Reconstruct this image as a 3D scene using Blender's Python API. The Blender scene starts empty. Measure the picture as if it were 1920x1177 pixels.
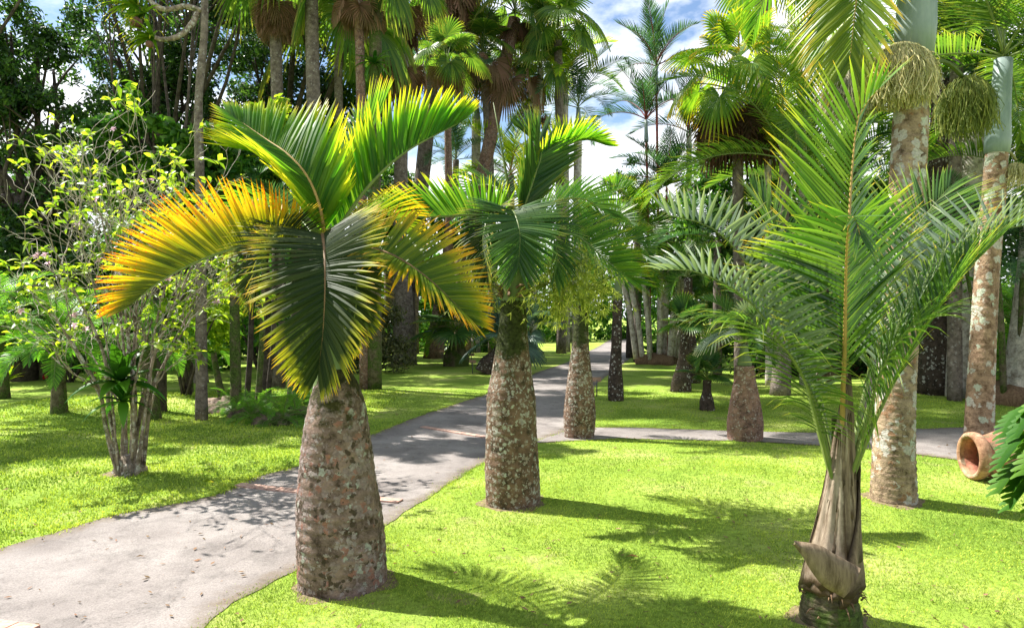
import bpy, math, random
import numpy as np
from mathutils import Vector, Matrix, Quaternion
rnd = random.Random(7)
rng = np.random.default_rng(7)
scene = bpy.context.scene
COL = scene.collection
PI = math.pi
F, EYE, CX, CY = 1300.0, 1.65, 960.0, 588.0        # focal length in px, eye height, image centre (1920 px wide photo)
UP = Vector((0, 0, 1))

# ------------------------------------------------------------------ terrain
def ht(x, y):
    z = 0.11*np.exp(-((x-2.3)/2.6)**2-((y-6.6)/1.7)**2)
    z = z + 0.25*np.exp(-((x-9.5)/4.5)**2-((y-14.0)/3.0)**2)
    z = z + 0.035*np.sin(0.55*x+0.8)*np.sin(0.42*y+0.5)
    z = z + 0.16*np.exp(-((x+7.5)/2.0)**2-((y-12.5)/2.0)**2)
    z = z + 0.12*np.exp(-((x+4.2)/1.7)**2-((y-13.5)/1.6)**2)
    return z
def gz(x, y): return float(ht(x, y))
def W(px, py, d): return Vector(((px-CX)/F*d, d, EYE-(py-CY)/F*d))
def G(px, py):
    d = 1.5
    while d < 90:
        p = W(px, py, d)
        if p.z <= gz(p.x, p.y):
            for _ in range(12):
                d -= 0.004*d*0.5
                q = W(px, py, d)
                if q.z > gz(q.x, q.y): break
            q = W(px, py, d); q.z = gz(q.x, q.y); return q
        d *= 1.01
    return W(px, py, 90)
def GX(px, d):                      # ground point at column px and depth d
    x = (px-CX)/F*d
    return Vector((x, d, gz(x, d)))

# ------------------------------------------------------------------ object helpers
def tag(o, label=None, cat=None, group=None, kind=None):
    if label: o['label'] = label
    if cat: o['category'] = cat
    if group: o['group'] = group
    if kind: o['kind'] = kind
    return o
def link(o, parent=None):
    COL.objects.link(o)
    if parent is not None: o.parent = parent
    return o
def empty(name, loc, label=None, cat=None, group=None, rz=0):
    o = bpy.data.objects.new(name, None); o.location = loc; o.rotation_euler = (0, 0, rz)
    o.empty_display_size = .2
    link(o); return tag(o, label, cat, group)

class MB:
    def __init__(s): s.v = []; s.f = []; s.c = []
    def add(s, vs, fs, cs=None):
        b = len(s.v); s.v.extend([tuple(v) for v in vs])
        s.f.extend([tuple(i+b for i in f) for f in fs])
        s.c.extend(cs if cs else [(0, .5, 0)]*len(vs))
    def tube(s, pts, rad, n=8, cap=True, cs=None, wob=0.0):
        pts = [Vector(p) for p in pts]; m = len(pts)
        if not hasattr(rad, '__len__'): rad = [rad]*m
        b = len(s.v); T0 = (pts[1]-pts[0]).normalized()
        X = T0.orthogonal().normalized()
        for i, p in enumerate(pts):
            T = (pts[min(i+1, m-1)]-pts[max(i-1, 0)])
            T = T.normalized() if T.length > 1e-9 else T0
            X = (X-T*X.dot(T)); X = X.normalized() if X.length > 1e-6 else T.orthogonal().normalized()
            Y = T.cross(X)
            for k in range(n):
                a = 2*PI*k/n; r = rad[i]*(1+(rnd.uniform(-wob, wob) if wob else 0))
                q = p+X*(math.cos(a)*r)+Y*(math.sin(a)*r)
                s.v.append((q.x, q.y, q.z)); s.c.append((i/(m-1), .5, 0) if cs is None else cs)
        for i in range(m-1):
            for k in range(n):
                k2 = (k+1) % n
                s.f.append((b+i*n+k, b+i*n+k2, b+(i+1)*n+k2, b+(i+1)*n+k))
        if cap:
            s.f.append(tuple(b+k for k in range(n))[::-1]); s.f.append(tuple(b+(m-1)*n+k for k in range(n)))
    def mesh(s, name, mat, smooth=True):
        me = bpy.data.meshes.new(name); me.from_pydata(s.v, [], s.f)
        ca = me.color_attributes.new('Col', 'FLOAT_COLOR', 'POINT')
        arr = np.ones((len(s.v), 4), dtype=np.float32); arr[:, :3] = np.array(s.c, dtype=np.float32)
        ca.data.foreach_set('color', arr.ravel())
        if smooth: me.polygons.foreach_set('use_smooth', [True]*len(me.polygons))
        if mat: me.materials.append(mat)
        me.update(); return me
    def build(s, name, mat, parent=None, smooth=True, loc=None):
        o = bpy.data.objects.new(name, s.mesh(name, mat, smooth))
        if loc is not None: o.location = loc
        return link(o, parent)
def inst(name, me, parent=None, loc=(0, 0, 0), rot=(0, 0, 0), sc=1.0):
    o = bpy.data.objects.new(name, me); o.location = loc; o.rotation_euler = rot
    o.scale = (sc, sc, sc) if not hasattr(sc, '__len__') else sc
    return link(o, parent)
def np_mesh(name, V, Fc, mat, C=None, smooth=False):
    me = bpy.data.meshes.new(name); n, k = Fc.shape
    me.vertices.add(len(V)); me.vertices.foreach_set('co', V.astype(np.float32).ravel())
    me.loops.add(n*k); me.loops.foreach_set('vertex_index', Fc.astype(np.int32).ravel())
    me.polygons.add(n); me.polygons.foreach_set('loop_start', np.arange(0, n*k, k, dtype=np.int32))
    try: me.polygons.foreach_set('loop_total', np.full(n, k, dtype=np.int32))
    except Exception: pass
    if smooth: me.polygons.foreach_set('use_smooth', np.ones(n, dtype=bool))
    if C is not None:
        ca = me.color_attributes.new('Col', 'FLOAT_COLOR', 'POINT')
        a = np.ones((len(V), 4), dtype=np.float32); a[:, :3] = C; ca.data.foreach_set('color', a.ravel())
    if mat: me.materials.append(mat)
    me.update(calc_edges=True); me.validate(); return me

def spline(ctrl, n):                 # Catmull-Rom through ctrl, n points by equal parameter
    P = [Vector(p) for p in ctrl]
    P = [P[0]*2-P[1]]+P+[P[-1]*2-P[-2]]
    m = len(P)-3; raw = []
    K = 14
    for i in range(m):
        a, b, c, d = P[i:i+4]
        for k in range(K):
            t = k/K
            raw.append(0.5*((2*b)+(c-a)*t+(2*a-5*b+4*c-d)*t*t+(3*b-a-3*c+d)*t**3))
    raw.append(P[-2])
    L = [0]
    for i in range(1, len(raw)): L.append(L[-1]+(raw[i]-raw[i-1]).length)
    out = []; j = 0
    for i in range(n):
        s = L[-1]*i/(n-1)
        while j < len(L)-2 and L[j+1] < s: j += 1
        t = (s-L[j])/max(L[j+1]-L[j], 1e-9); out.append(raw[j].lerp(raw[j+1], min(max(t, 0), 1)))
    return out, L[-1]
def lerp_list(l, t):
    if len(l) == 1: return l[0]
    x = t*(len(l)-1); i = min(int(x), len(l)-2); return l[i]+(l[i+1]-l[i])*(x-i)

# ------------------------------------------------------------------ materials
def newmat(name):
    m = bpy.data.materials.new(name); m.use_nodes = True
    nt = m.node_tree; nt.nodes.clear(); return m, nt
def nd(nt, typ, **kw):
    n = nt.nodes.new(typ)
    for k, v in kw.items():
        if k.startswith('i_'):
            key = k[2:]; key = int(key) if key.isdigit() else key.replace('_', ' ')
            n.inputs[key].default_value = v
        else: setattr(n, k, v)
    return n
def ramp(nt, stops, interp='LINEAR'):
    r = nd(nt, 'ShaderNodeValToRGB'); cr = r.color_ramp; cr.interpolation = interp
    while len(cr.elements) < len(stops): cr.elements.new(0.5)
    for e, (p, c) in zip(cr.elements, stops):
        e.position = p; e.color = (c[0], c[1], c[2], 1) if hasattr(c, '__len__') else (c, c, c, 1)
    return r
def leafmat(name, stops, trans=0.45, tcol=1.6, rough=0.38, vary=0.35, spots=None, spec=.5, warm=(1.0, 1.0, .55)):
    """stops: colour along the leaflet (0 base, 1 tip)"""
    m, nt = newmat(name); L = nt.links.new
    at = nd(nt, 'ShaderNodeAttribute', attribute_name='Col'); sp = nd(nt, 'ShaderNodeSeparateColor')
    L(at.outputs['Color'], sp.inputs['Color'])
    tc = nd(nt, 'ShaderNodeTexCoord')
    nz = nd(nt, 'ShaderNodeTexNoise', i_Scale=9.0, i_Detail=3.0); L(tc.outputs['Object'], nz.inputs['Vector'])
    ad = nd(nt, 'ShaderNodeMath', operation='MULTIPLY_ADD'); ad.inputs[1].default_value = .3; L(nz.outputs['Fac'], ad.inputs[0]); 
    sb = nd(nt, 'ShaderNodeMath', operation='SUBTRACT'); L(sp.outputs['Red'], sb.inputs[0]); sb.inputs[1].default_value = .15
    L(sb.outputs[0], ad.inputs[2])
    r = ramp(nt, stops); L(ad.outputs[0], r.inputs['Fac'])
    col = r.outputs['Color']
    if spots:
        n2 = nd(nt, 'ShaderNodeTexNoise', i_Scale=75.0, i_Detail=2.0); L(tc.outputs['Object'], n2.inputs['Vector'])
        g = nd(nt, 'ShaderNodeMath', operation='MULTIPLY_ADD'); L(sp.outputs['Red'], g.inputs[0]); g.inputs[1].default_value = spots[1]; L(n2.outputs['Fac'], g.inputs[2])
        r2 = ramp(nt, [(spots[2], 0), (spots[2]+.05, 1)]); L(g.outputs[0], r2.inputs['Fac'])
        mx = nd(nt, 'ShaderNodeMix', data_type='RGBA'); L(r2.outputs['Color'], mx.inputs[0]); L(col, mx.inputs[6]); mx.inputs[7].default_value = (*spots[0], 1)
        col = mx.outputs[2]
    hv = nd(nt, 'ShaderNodeHueSaturation')
    mr = nd(nt, 'ShaderNodeMapRange'); L(sp.outputs['Green'], mr.inputs[0]); mr.inputs[3].default_value = 1-vary; mr.inputs[4].default_value = 1+vary
    L(mr.outputs[0], hv.inputs['Value']); L(col, hv.inputs['Color'])
    mr2 = nd(nt, 'ShaderNodeMapRange'); L(sp.outputs['Green'], mr2.inputs[0]); mr2.inputs[3].default_value = .525; mr2.inputs[4].default_value = .475
    L(mr2.outputs[0], hv.inputs['Hue'])
    p = nd(nt, 'ShaderNodeBsdfPrincipled', i_Roughness=rough); p.inputs['Specular IOR Level'].default_value = spec
    L(hv.outputs[0], p.inputs['Base Color']); p.inputs['Specular IOR Level'].default_value = spec*.55
    t = nd(nt, 'ShaderNodeBsdfTranslucent')
    mm = nd(nt, 'ShaderNodeMix', data_type='RGBA', blend_type='MULTIPLY'); mm.inputs[0].default_value = 1
    L(hv.outputs[0], mm.inputs[6]); mm.inputs[7].default_value = (tcol*warm[0], tcol*warm[1], tcol*warm[2], 1); mm.clamp_result = True
    L(mm.outputs[2], t.inputs['Color'])
    mix = nd(nt, 'ShaderNodeMixShader'); mix.inputs[0].default_value = trans
    L(p.outputs[0], mix.inputs[1]); L(t.outputs[0], mix.inputs[2])
    o = nd(nt, 'ShaderNodeOutputMaterial'); L(mix.outputs[0], o.inputs['Surface']); return m
def barkmat(name, base, dark, patches, moss=None, scale=1.0, ring=0.0, bump=.35, topmoss=None, rough=.85):
    """patches: list of (colour, voronoi scale, threshold)"""
    m, nt = newmat(name); L = nt.links.new
    tc = nd(nt, 'ShaderNodeTexCoord'); V = tc.outputs['Object']
    n1 = nd(nt, 'ShaderNodeTexNoise', i_Scale=9*scale, i_Detail=10.0, i_Roughness=.75); L(V, n1.inputs['Vector'])
    r1 = ramp(nt, [(.38, dark), (.5, base), (.66, [min(1, c*1.7) for c in base])]); L(n1.outputs['Fac'], r1.inputs['Fac'])
    col = r1.outputs['Color']; hts = [n1.outputs['Fac']]
    mp = nd(nt, 'ShaderNodeMapping'); L(V, mp.inputs['Vector'])
    wn = nd(nt, 'ShaderNodeTexNoise', i_Scale=22*scale, i_Detail=4.0); L(V, wn.inputs['Vector'])
    mv = nd(nt, 'ShaderNodeVectorMath', operation='MULTIPLY_ADD'); L(wn.outputs['Color'], mv.inputs[0]); mv.inputs[1].default_value = (.075/scale,)*3; L(V, mv.inputs[2])
    for i, (pc, ps, th) in enumerate(patches):
        a = nd(nt, 'ShaderNodeVectorMath', operation='ADD'); L(mv.outputs[0], a.inputs[0]); a.inputs[1].default_value = (3.1*i, 1.7*i, 5.3*i)
        vo = nd(nt, 'ShaderNodeTexVoronoi', feature='F1', i_Scale=ps*scale); L(a.outputs[0], vo.inputs['Vector'])
        se = nd(nt, 'ShaderNodeSeparateColor'); L(vo.outputs['Color'], se.inputs[0])
        cl = nd(nt, 'ShaderNodeTexNoise', i_Scale=3.2*scale, i_Detail=2.0); L(a.outputs[0], cl.inputs['Vector'])
        ad = nd(nt, 'ShaderNodeMath', operation='MULTIPLY_ADD'); L(cl.outputs['Fac'], ad.inputs[0]); ad.inputs[1].default_value = .9; L(se.outputs['Red'], ad.inputs[2])
        ed = nd(nt, 'ShaderNodeTexNoise', i_Scale=ps*2.6*scale, i_Detail=6.0, i_Roughness=.7); L(a.outputs[0], ed.inputs['Vector'])
        d0 = nd(nt, 'ShaderNodeMath', operation='MULTIPLY_ADD'); L(ed.outputs['Fac'], d0.inputs[0]); d0.inputs[1].default_value = -1.1; d0.inputs[2].default_value = .55
        d1 = nd(nt, 'ShaderNodeMath', operation='ADD'); L(d0.outputs[0], d1.inputs[0]); L(vo.outputs['Distance'], d1.inputs[1])
        ds = nd(nt, 'ShaderNodeMath', operation='SUBTRACT'); L(ad.outputs[0], ds.inputs[0]); L(d1.outputs[0], ds.inputs[1])
        rr = ramp(nt, [(th-.25, 0), (th-.17, .92)]); L(ds.outputs[0], rr.inputs['Fac'])
        mx = nd(nt, 'ShaderNodeMix', data_type='RGBA'); L(rr.outputs['Color'], mx.inputs[0]); L(col, mx.inputs[6])
        # lichen colour broken by fine noise
        fn = nd(nt, 'ShaderNodeTexNoise', i_Scale=60*scale, i_Detail=3.0); L(V, fn.inputs['Vector'])
        fr = ramp(nt, [(.3, [c*.62 for c in pc]), (.62, pc)]); L(fn.outputs['Fac'], fr.inputs['Fac']); L(fr.outputs['Color'], mx.inputs[7])
        col = mx.outputs[2]; hts.append(rr.outputs['Color'])
    if moss:
        mc, th = moss
        n3 = nd(nt, 'ShaderNodeTexNoise', i_Scale=3.5*scale, i_Detail=9.0, i_Roughness=.7); L(V, n3.inputs['Vector'])
        fac = n3.outputs['Fac']
        if topmoss:
            sz = nd(nt, 'ShaderNodeSeparateXYZ'); L(V, sz.inputs[0])
            mr = nd(nt, 'ShaderNodeMapRange'); L(sz.outputs['Z'], mr.inputs[0]); mr.inputs[1].default_value = topmoss[0]; mr.inputs[2].default_value = topmoss[1]; mr.inputs[3].default_value = -.06; mr.inputs[4].default_value = .17
            ad = nd(nt, 'ShaderNodeMath', operation='ADD'); L(fac, ad.inputs[0]); L(mr.outputs[0], ad.inputs[1]); fac = ad.outputs[0]
        r3 = ramp(nt, [(th, 0), (th+.08, 1)]); L(fac, r3.inputs['Fac'])
        mx = nd(nt, 'ShaderNodeMix', data_type='RGBA'); L(r3.outputs['Color'], mx.inputs[0]); L(col, mx.inputs[6]); 
        mn = nd(nt, 'ShaderNodeTexNoise', i_Scale=40*scale, i_Detail=3.0); L(V, mn.inputs['Vector'])
        mr_ = ramp(nt, [(.35, [c*.35 for c in mc]), (.65, mc)]); L(mn.outputs['Fac'], mr_.inputs['Fac']); L(mr_.outputs['Color'], mx.inputs[7]); col = mx.outputs[2]
    p = nd(nt, 'ShaderNodeBsdfPrincipled', i_Roughness=rough); p.inputs['Specular IOR Level'].default_value = .2
    L(col, p.inputs['Base Color'])
    fn2 = nd(nt, 'ShaderNodeTexNoise', i_Scale=38*scale, i_Detail=6.0, i_Roughness=.75); L(V, fn2.inputs['Vector'])
    s = nd(nt, 'ShaderNodeMath', operation='MULTIPLY_ADD'); L(n1.outputs['Fac'], s.inputs[0]); s.inputs[1].default_value = .8; L(fn2.outputs['Fac'], s.inputs[2]); h = s.outputs[0]
    if ring:
        sz = nd(nt, 'ShaderNodeSeparateXYZ'); L(mv.outputs[0], sz.inputs[0])
        w = nd(nt, 'ShaderNodeMath', operation='MULTIPLY'); L(sz.outputs['Z'], w.inputs[0]); w.inputs[1].default_value = ring
        fr = nd(nt, 'ShaderNodeMath', operation='FRACT'); L(w.outputs[0], fr.inputs[0])
        s2 = nd(nt, 'ShaderNodeMath', operation='MULTIPLY_ADD'); L(fr.outputs[0], s2.inputs[0]); s2.inputs[1].default_value = .8; L(h, s2.inputs[2]); h = s2.outputs[0]
    b = nd(nt, 'ShaderNodeBump', i_Strength=min(1, bump*2), i_Distance=.03); L(h, b.inputs['Height']); L(b.outputs[0], p.inputs['Normal'])
    o = nd(nt, 'ShaderNodeOutputMaterial'); L(p.outputs[0], o.inputs['Surface']); return m
def plainmat(name, c1, c2, scale=12, rough=.6, bump=.2, stretch=(1, 1, 1), spec=.3):
    m, nt = newmat(name); L = nt.links.new
    tc = nd(nt, 'ShaderNodeTexCoord'); mp = nd(nt, 'ShaderNodeMapping'); mp.inputs['Scale'].default_value = stretch; L(tc.outputs['Object'], mp.inputs[0])
    n = nd(nt, 'ShaderNodeTexNoise', i_Scale=scale, i_Detail=7.0, i_Roughness=.65); L(mp.outputs[0], n.inputs['Vector'])
    r = ramp(nt, [(.33, c1), (.66, c2)]); L(n.outputs['Fac'], r.inputs['Fac'])
    p = nd(nt, 'ShaderNodeBsdfPrincipled', i_Roughness=rough); p.inputs['Specular IOR Level'].default_value = spec; L(r.outputs['Color'], p.inputs['Base Color'])
    b = nd(nt, 'ShaderNodeBump', i_Strength=bump, i_Distance=.01); L(n.outputs['Fac'], b.inputs['Height']); L(b.outputs[0], p.inputs['Normal'])
    o = nd(nt, 'ShaderNodeOutputMaterial'); L(p.outputs[0], o.inputs['Surface']); return m

M = {}
M['bright'] = leafmat('leaf_bright_green', [(0, (.05, .12, .012)), (.7, (.09, .2, .015)), (.95, (.3, .33, .02)), (1, (.5, .3, .03))], trans=.62, tcol=1.8)
M['glow'] = leafmat('leaf_glow_green', [(0, (.06, .15, .01)), (.6, (.11, .25, .012)), (.9, (.42, .45, .02)), (1, (.6, .4, .03))], trans=.62, tcol=1.9)
M['orange'] = leafmat('leaf_orange', [(0, (.07, .11, .01)), (.33, (.2, .24, .012)), (.66, (.52, .4, .014)), (1, (.85, .44, .014))], trans=.5, tcol=1.5, spots=((.8, .2, .008), .4, .86), warm=(1, .85, .3))
M['orange2'] = leafmat('leaf_orange_tipped', [(0, (.07, .13, .012)), (.45, (.15, .22, .012)), (.72, (.45, .36, .012)), (1, (.8, .36, .012))], trans=.5, tcol=1.5, spots=((.8, .22, .008), .5, 1.02), warm=(1, .9, .4))
M['shadegold'] = leafmat('leaf_shade_gold_rim', [(0, (.022, .04, .012)), (.62, (.035, .055, .013)), (.84, (.34, .34, .02)), (1, (.6, .35, .03))], trans=.28, tcol=1.6, rough=.55, spec=.25)  # dark stops put the shade on the frond's near face into the leaf colour
M['mid'] = leafmat('leaf_mid_green', [(0, (.035, .09, .02)), (.8, (.05, .12, .02)), (1, (.2, .2, .03))], trans=.4)
M['feather'] = leafmat('leaf_feather_green', [(0, (.045, .1, .014)), (.7, (.08, .175, .018)), (.92, (.22, .28, .025)), (1, (.6, .4, .04))], trans=.45, tcol=1.7, rough=.3, spec=.9, vary=.55)
M['silver'] = leafmat('leaf_silver_green', [(0, (.13, .19, .12)), (.8, (.2, .26, .17)), (1, (.35, .33, .2))], trans=.25, rough=.35, spec=.8)
M['blue'] = leafmat('leaf_blue_green', [(0, (.05, .1, .07)), (1, (.08, .14, .1))], trans=.3)
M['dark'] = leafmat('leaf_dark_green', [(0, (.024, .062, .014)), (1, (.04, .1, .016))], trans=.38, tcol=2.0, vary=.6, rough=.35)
M['bluegreen'] = leafmat('leaf_dark_palm', [(0, (.025, .07, .035)), (1, (.05, .12, .04))], trans=.35, rough=.35, vary=.5)
M['olive'] = leafmat('leaf_olive', [(0, (.05, .1, .015)), (.7, (.09, .17, .02)), (1, (.22, .22, .04))], trans=.55, tcol=2.0)
M['yellowgreen'] = leafmat('leaf_yellow_green', [(0, (.13, .24, .012)), (.7, (.26, .38, .015)), (1, (.55, .5, .03))], trans=.6, tcol=1.6)
M['yellow'] = leafmat('leaf_yellow_fan', [(0, (.08, .17, .012)), (.6, (.13, .24, .015)), (.88, (.38, .38, .02)), (1, (.65, .45, .04))], trans=.55, tcol=1.6)
M['straw'] = leafmat('leaf_straw', [(0, (.1, .17, .02)), (.7, (.2, .26, .03)), (1, (.6, .42, .06))], trans=.5, tcol=1.4)
M['brown'] = leafmat('leaf_dead_brown', [(0, (.13, .08, .045)), (1, (.26, .17, .1))], trans=.25, tcol=1.3, rough=.8, spec=.1, warm=(1, .8, .6))
M['darkbrown'] = leafmat('leaf_dead_dark', [(0, (.04, .025, .015)), (1, (.1, .06, .035))], trans=.2, rough=.8, spec=.1, warm=(1, .8, .6))
M['shrub'] = leafmat('leaf_shrub_lime', [(0, (.14, .25, .02)), (1, (.3, .4, .03))], trans=.55, vary=.45)
M['green'] = leafmat('leaf_broad_green', [(0, (.04, .12, .015)), (1, (.08, .2, .02))], trans=.45, vary=.45)
M['fern'] = leafmat('leaf_fern', [(0, (.06, .17, .015)), (1, (.12, .3, .03))], trans=.5)
M['pink'] = leafmat('petal_pink', [(0, (.7, .35, .5)), (1, (.85, .65, .75))], trans=.4, warm=(1, 1, 1), tcol=1.1)
M['red'] = leafmat('petal_red', [(0, (.55, .02, .04)), (1, (.7, .04, .1))], trans=.4, warm=(1, 1, 1), tcol=1.1)
M['flower_y'] = leafmat('strand_yellow', [(0, (.38, .35, .15)), (1, (.68, .64, .36))], trans=.25, warm=(1, 1, .8), tcol=1.2, rough=.7)
M['flower_g'] = leafmat('strand_green', [(0, (.12, .16, .03)), (1, (.24, .28, .06))], trans=.25, rough=.7)
M['spray'] = leafmat('flower_spray_green', [(0, (.2, .26, .05)), (1, (.42, .46, .12))], trans=.45, rough=.6)
M['flower_s'] = leafmat('strand_grey', [(0, (.2, .2, .12)), (1, (.4, .38, .25))], trans=.2, warm=(1, 1, .9), rough=.7)
M['grassblade'] = leafmat('grass_blade', [(0, (.22, .33, .04)), (1, (.4, .5, .09))], trans=.33, vary=.45, rough=.5, tcol=1.4, spec=.3)
M['rachis'] = plainmat('rachis_green', (.09, .14, .03), (.16, .2, .05), 20, .45, stretch=(1, 1, .2))
M['rachis_y'] = plainmat('rachis_ochre', (.28, .19, .05), (.42, .27, .08), 20, .5)
M['rachis_b'] = plainmat('rachis_brown', (.12, .07, .03), (.2, .12, .05), 25, .6)
M['shaft'] = plainmat('crownshaft_blue_grey', (.13, .18, .17), (.25, .3, .28), 6, .5, .08, (1, 1, .3))
M['shaft_g'] = plainmat('crownshaft_green', (.07, .11, .04), (.15, .2, .08), 9, .5, .15, (1, 1, .3))
M['sheath_old'] = plainmat('dry_sheath', (.17, .125, .085), (.4, .32, .24), 9, .75, .5, (4, 4, .5))
M['sheath_old2'] = plainmat('pale_sheath', (.38, .32, .26), (.62, .56, .48), 9, .7, .4, (4, 4, .5))
def sheathmat(name, c1, c2, edge):  # edge colour paints in the shade of the gaps between overlapping sheaths
    m = plainmat(name, c1, c2, 7, .7, .5, (5, 5, .6), .2); nt = m.node_tree; L = nt.links.new
    p = [n for n in nt.nodes if n.type == 'BSDF_PRINCIPLED'][0]; src = p.inputs['Base Color'].links[0].from_socket
    at = nd(nt, 'ShaderNodeAttribute', attribute_name='Col'); sp = nd(nt, 'ShaderNodeSeparateColor'); L(at.outputs['Color'], sp.inputs[0])
    tc = nd(nt, 'ShaderNodeTexCoord'); n = nd(nt, 'ShaderNodeTexNoise', i_Scale=16.0, i_Detail=8.0, i_Roughness=.7); L(tc.outputs['Object'], n.inputs[0])
    a = nd(nt, 'ShaderNodeMath', operation='MULTIPLY_ADD'); L(n.outputs['Fac'], a.inputs[0]); a.inputs[1].default_value = 1.0; L(sp.outputs['Red'], a.inputs[2])
    r = ramp(nt, [(.62, 0), (1.25/1.25, 1)]); L(a.outputs[0], r.inputs[0])
    mx = nd(nt, 'ShaderNodeMix', data_type='RGBA'); L(r.outputs[0], mx.inputs[0]); L(src, mx.inputs[6]); mx.inputs[7].default_value = (*edge, 1); L(mx.outputs[2], p.inputs['Base Color']); return m
M['sheath'] = sheathmat('dry_sheath', (.075, .05, .03), (.25, .185, .125), (.045, .03, .018))
M['sheath_l'] = sheathmat('pale_dry_sheath', (.15, .11, .075), (.36, .29, .22), (.07, .045, .025))
M['bark1'] = barkmat('bark_pink_lichen', (.24, .165, .135), (.07, .045, .03), [((.36, .27, .25), 16, .9), ((.46, .38, .36), 30, 1.06), ((.42, .2, .15), 20, 1.22), ((.52, .53, .45), 19, 1.24), ((.09, .065, .04), 26, 1.14)], moss=((.075, .07, .02), .58), topmoss=(.7, 1.25), ring=11, bump=.5)
M['bark2'] = barkmat('bark_brown_lichen', (.17, .105, .07), (.045, .035, .022), [((.46, .43, .38), 26, 1.06), ((.4, .33, .27), 36, 1.06), ((.55, .56, .48), 30, 1.15)], moss=((.06, .075, .02), .56), topmoss=(.8, 1.5), ring=10, bump=.5)
M['bark3'] = barkmat('bark_redbrown', (.22, .13, .1), (.09, .055, .045), [((.34, .24, .2), 30, 1.02), ((.45, .4, .35), 34, 1.2)], moss=((.08, .07, .03), .68), ring=14, bump=.4)
M['bark4'] = barkmat('bark_white_patched', (.33, .24, .16), (.1, .065, .04), [((.62, .58, .52), 12, .95), ((.36, .2, .11), 16, 1.14), ((.62, .66, .55), 9, 1.2)], moss=((.1, .1, .03), .63), ring=0, bump=.5)
M['bark4b'] = barkmat('bark_orange_white', (.3, .2, .13), (.13, .07, .04), [((.6, .56, .48), 11, 1.0), ((.55, .6, .47), 8, 1.12), ((.1, .07, .04), 18, 1.25)], moss=((.1, .1, .03), .66), bump=.5)
M['bark5'] = barkmat('bark_dark_spotted', (.07, .05, .04), (.025, .02, .015), [((.5, .48, .44), 22, 1.17)], moss=((.05, .06, .02), .64), ring=12, bump=.4)
M['bark6'] = barkmat('bark_pale_grey', (.45, .41, .36), (.22, .18, .14), [((.6, .57, .52), 14, 1.05), ((.2, .15, .1), 20, 1.25)], moss=((.1, .11, .04), .7), ring=9, bump=.3)
M['bark7'] = barkmat('bark_grey_palm', (.16, .13, .11), (.08, .06, .05), [((.33, .3, .27), 20, 1.2)], moss=((.08, .085, .03), .7), ring=9, bump=.3)
M['bark8'] = barkmat('bark_tree_dark', (.07, .055, .045), (.03, .022, .018), [((.25, .23, .2), 12, 1.25)], bump=.3)
M['bark9'] = barkmat('bark_moss', (.12, .1, .06), (.05, .04, .02), [((.35, .33, .28), 20, 1.25)], moss=((.1, .15, .03), .45), bump=.4)
M['branch'] = barkmat('bark_shrub_grey', (.24, .19, .15), (.08, .06, .04), [((.5, .47, .42), 22, .95)], moss=((.08, .1, .03), .56), bump=.3)
M['twig'] = barkmat('bark_twig_pale', (.4, .35, .29), (.2, .16, .12), [((.55, .52, .47), 25, 1.0)], bump=.2)
M['redstem'] = plainmat('stem_red', (.14, .03, .025), (.25, .05, .035), 8, .5)
M['fibre'] = plainmat('fibre_brown', (.09, .05, .03), (.22, .14, .08), 30, .9, .8, (1, 1, .15))
M['rock'] = barkmat('rock_mossy', (.18, .13, .1), (.06, .045, .035), [((.3, .25, .2), 9, 1.1)], moss=((.08, .13, .03), .52), scale=.8)
M['fruit'] = plainmat('fruit_brown', (.09, .04, .03), (.2, .1, .06), 30, .6, .6)
M['metal'] = plainmat('tag_metal', (.05, .05, .05), (.09, .09, .09), 20, .5)
M['tagplate'] = plainmat('tag_plate', (.25, .15, .09), (.35, .22, .14), 20, .5)

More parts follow.
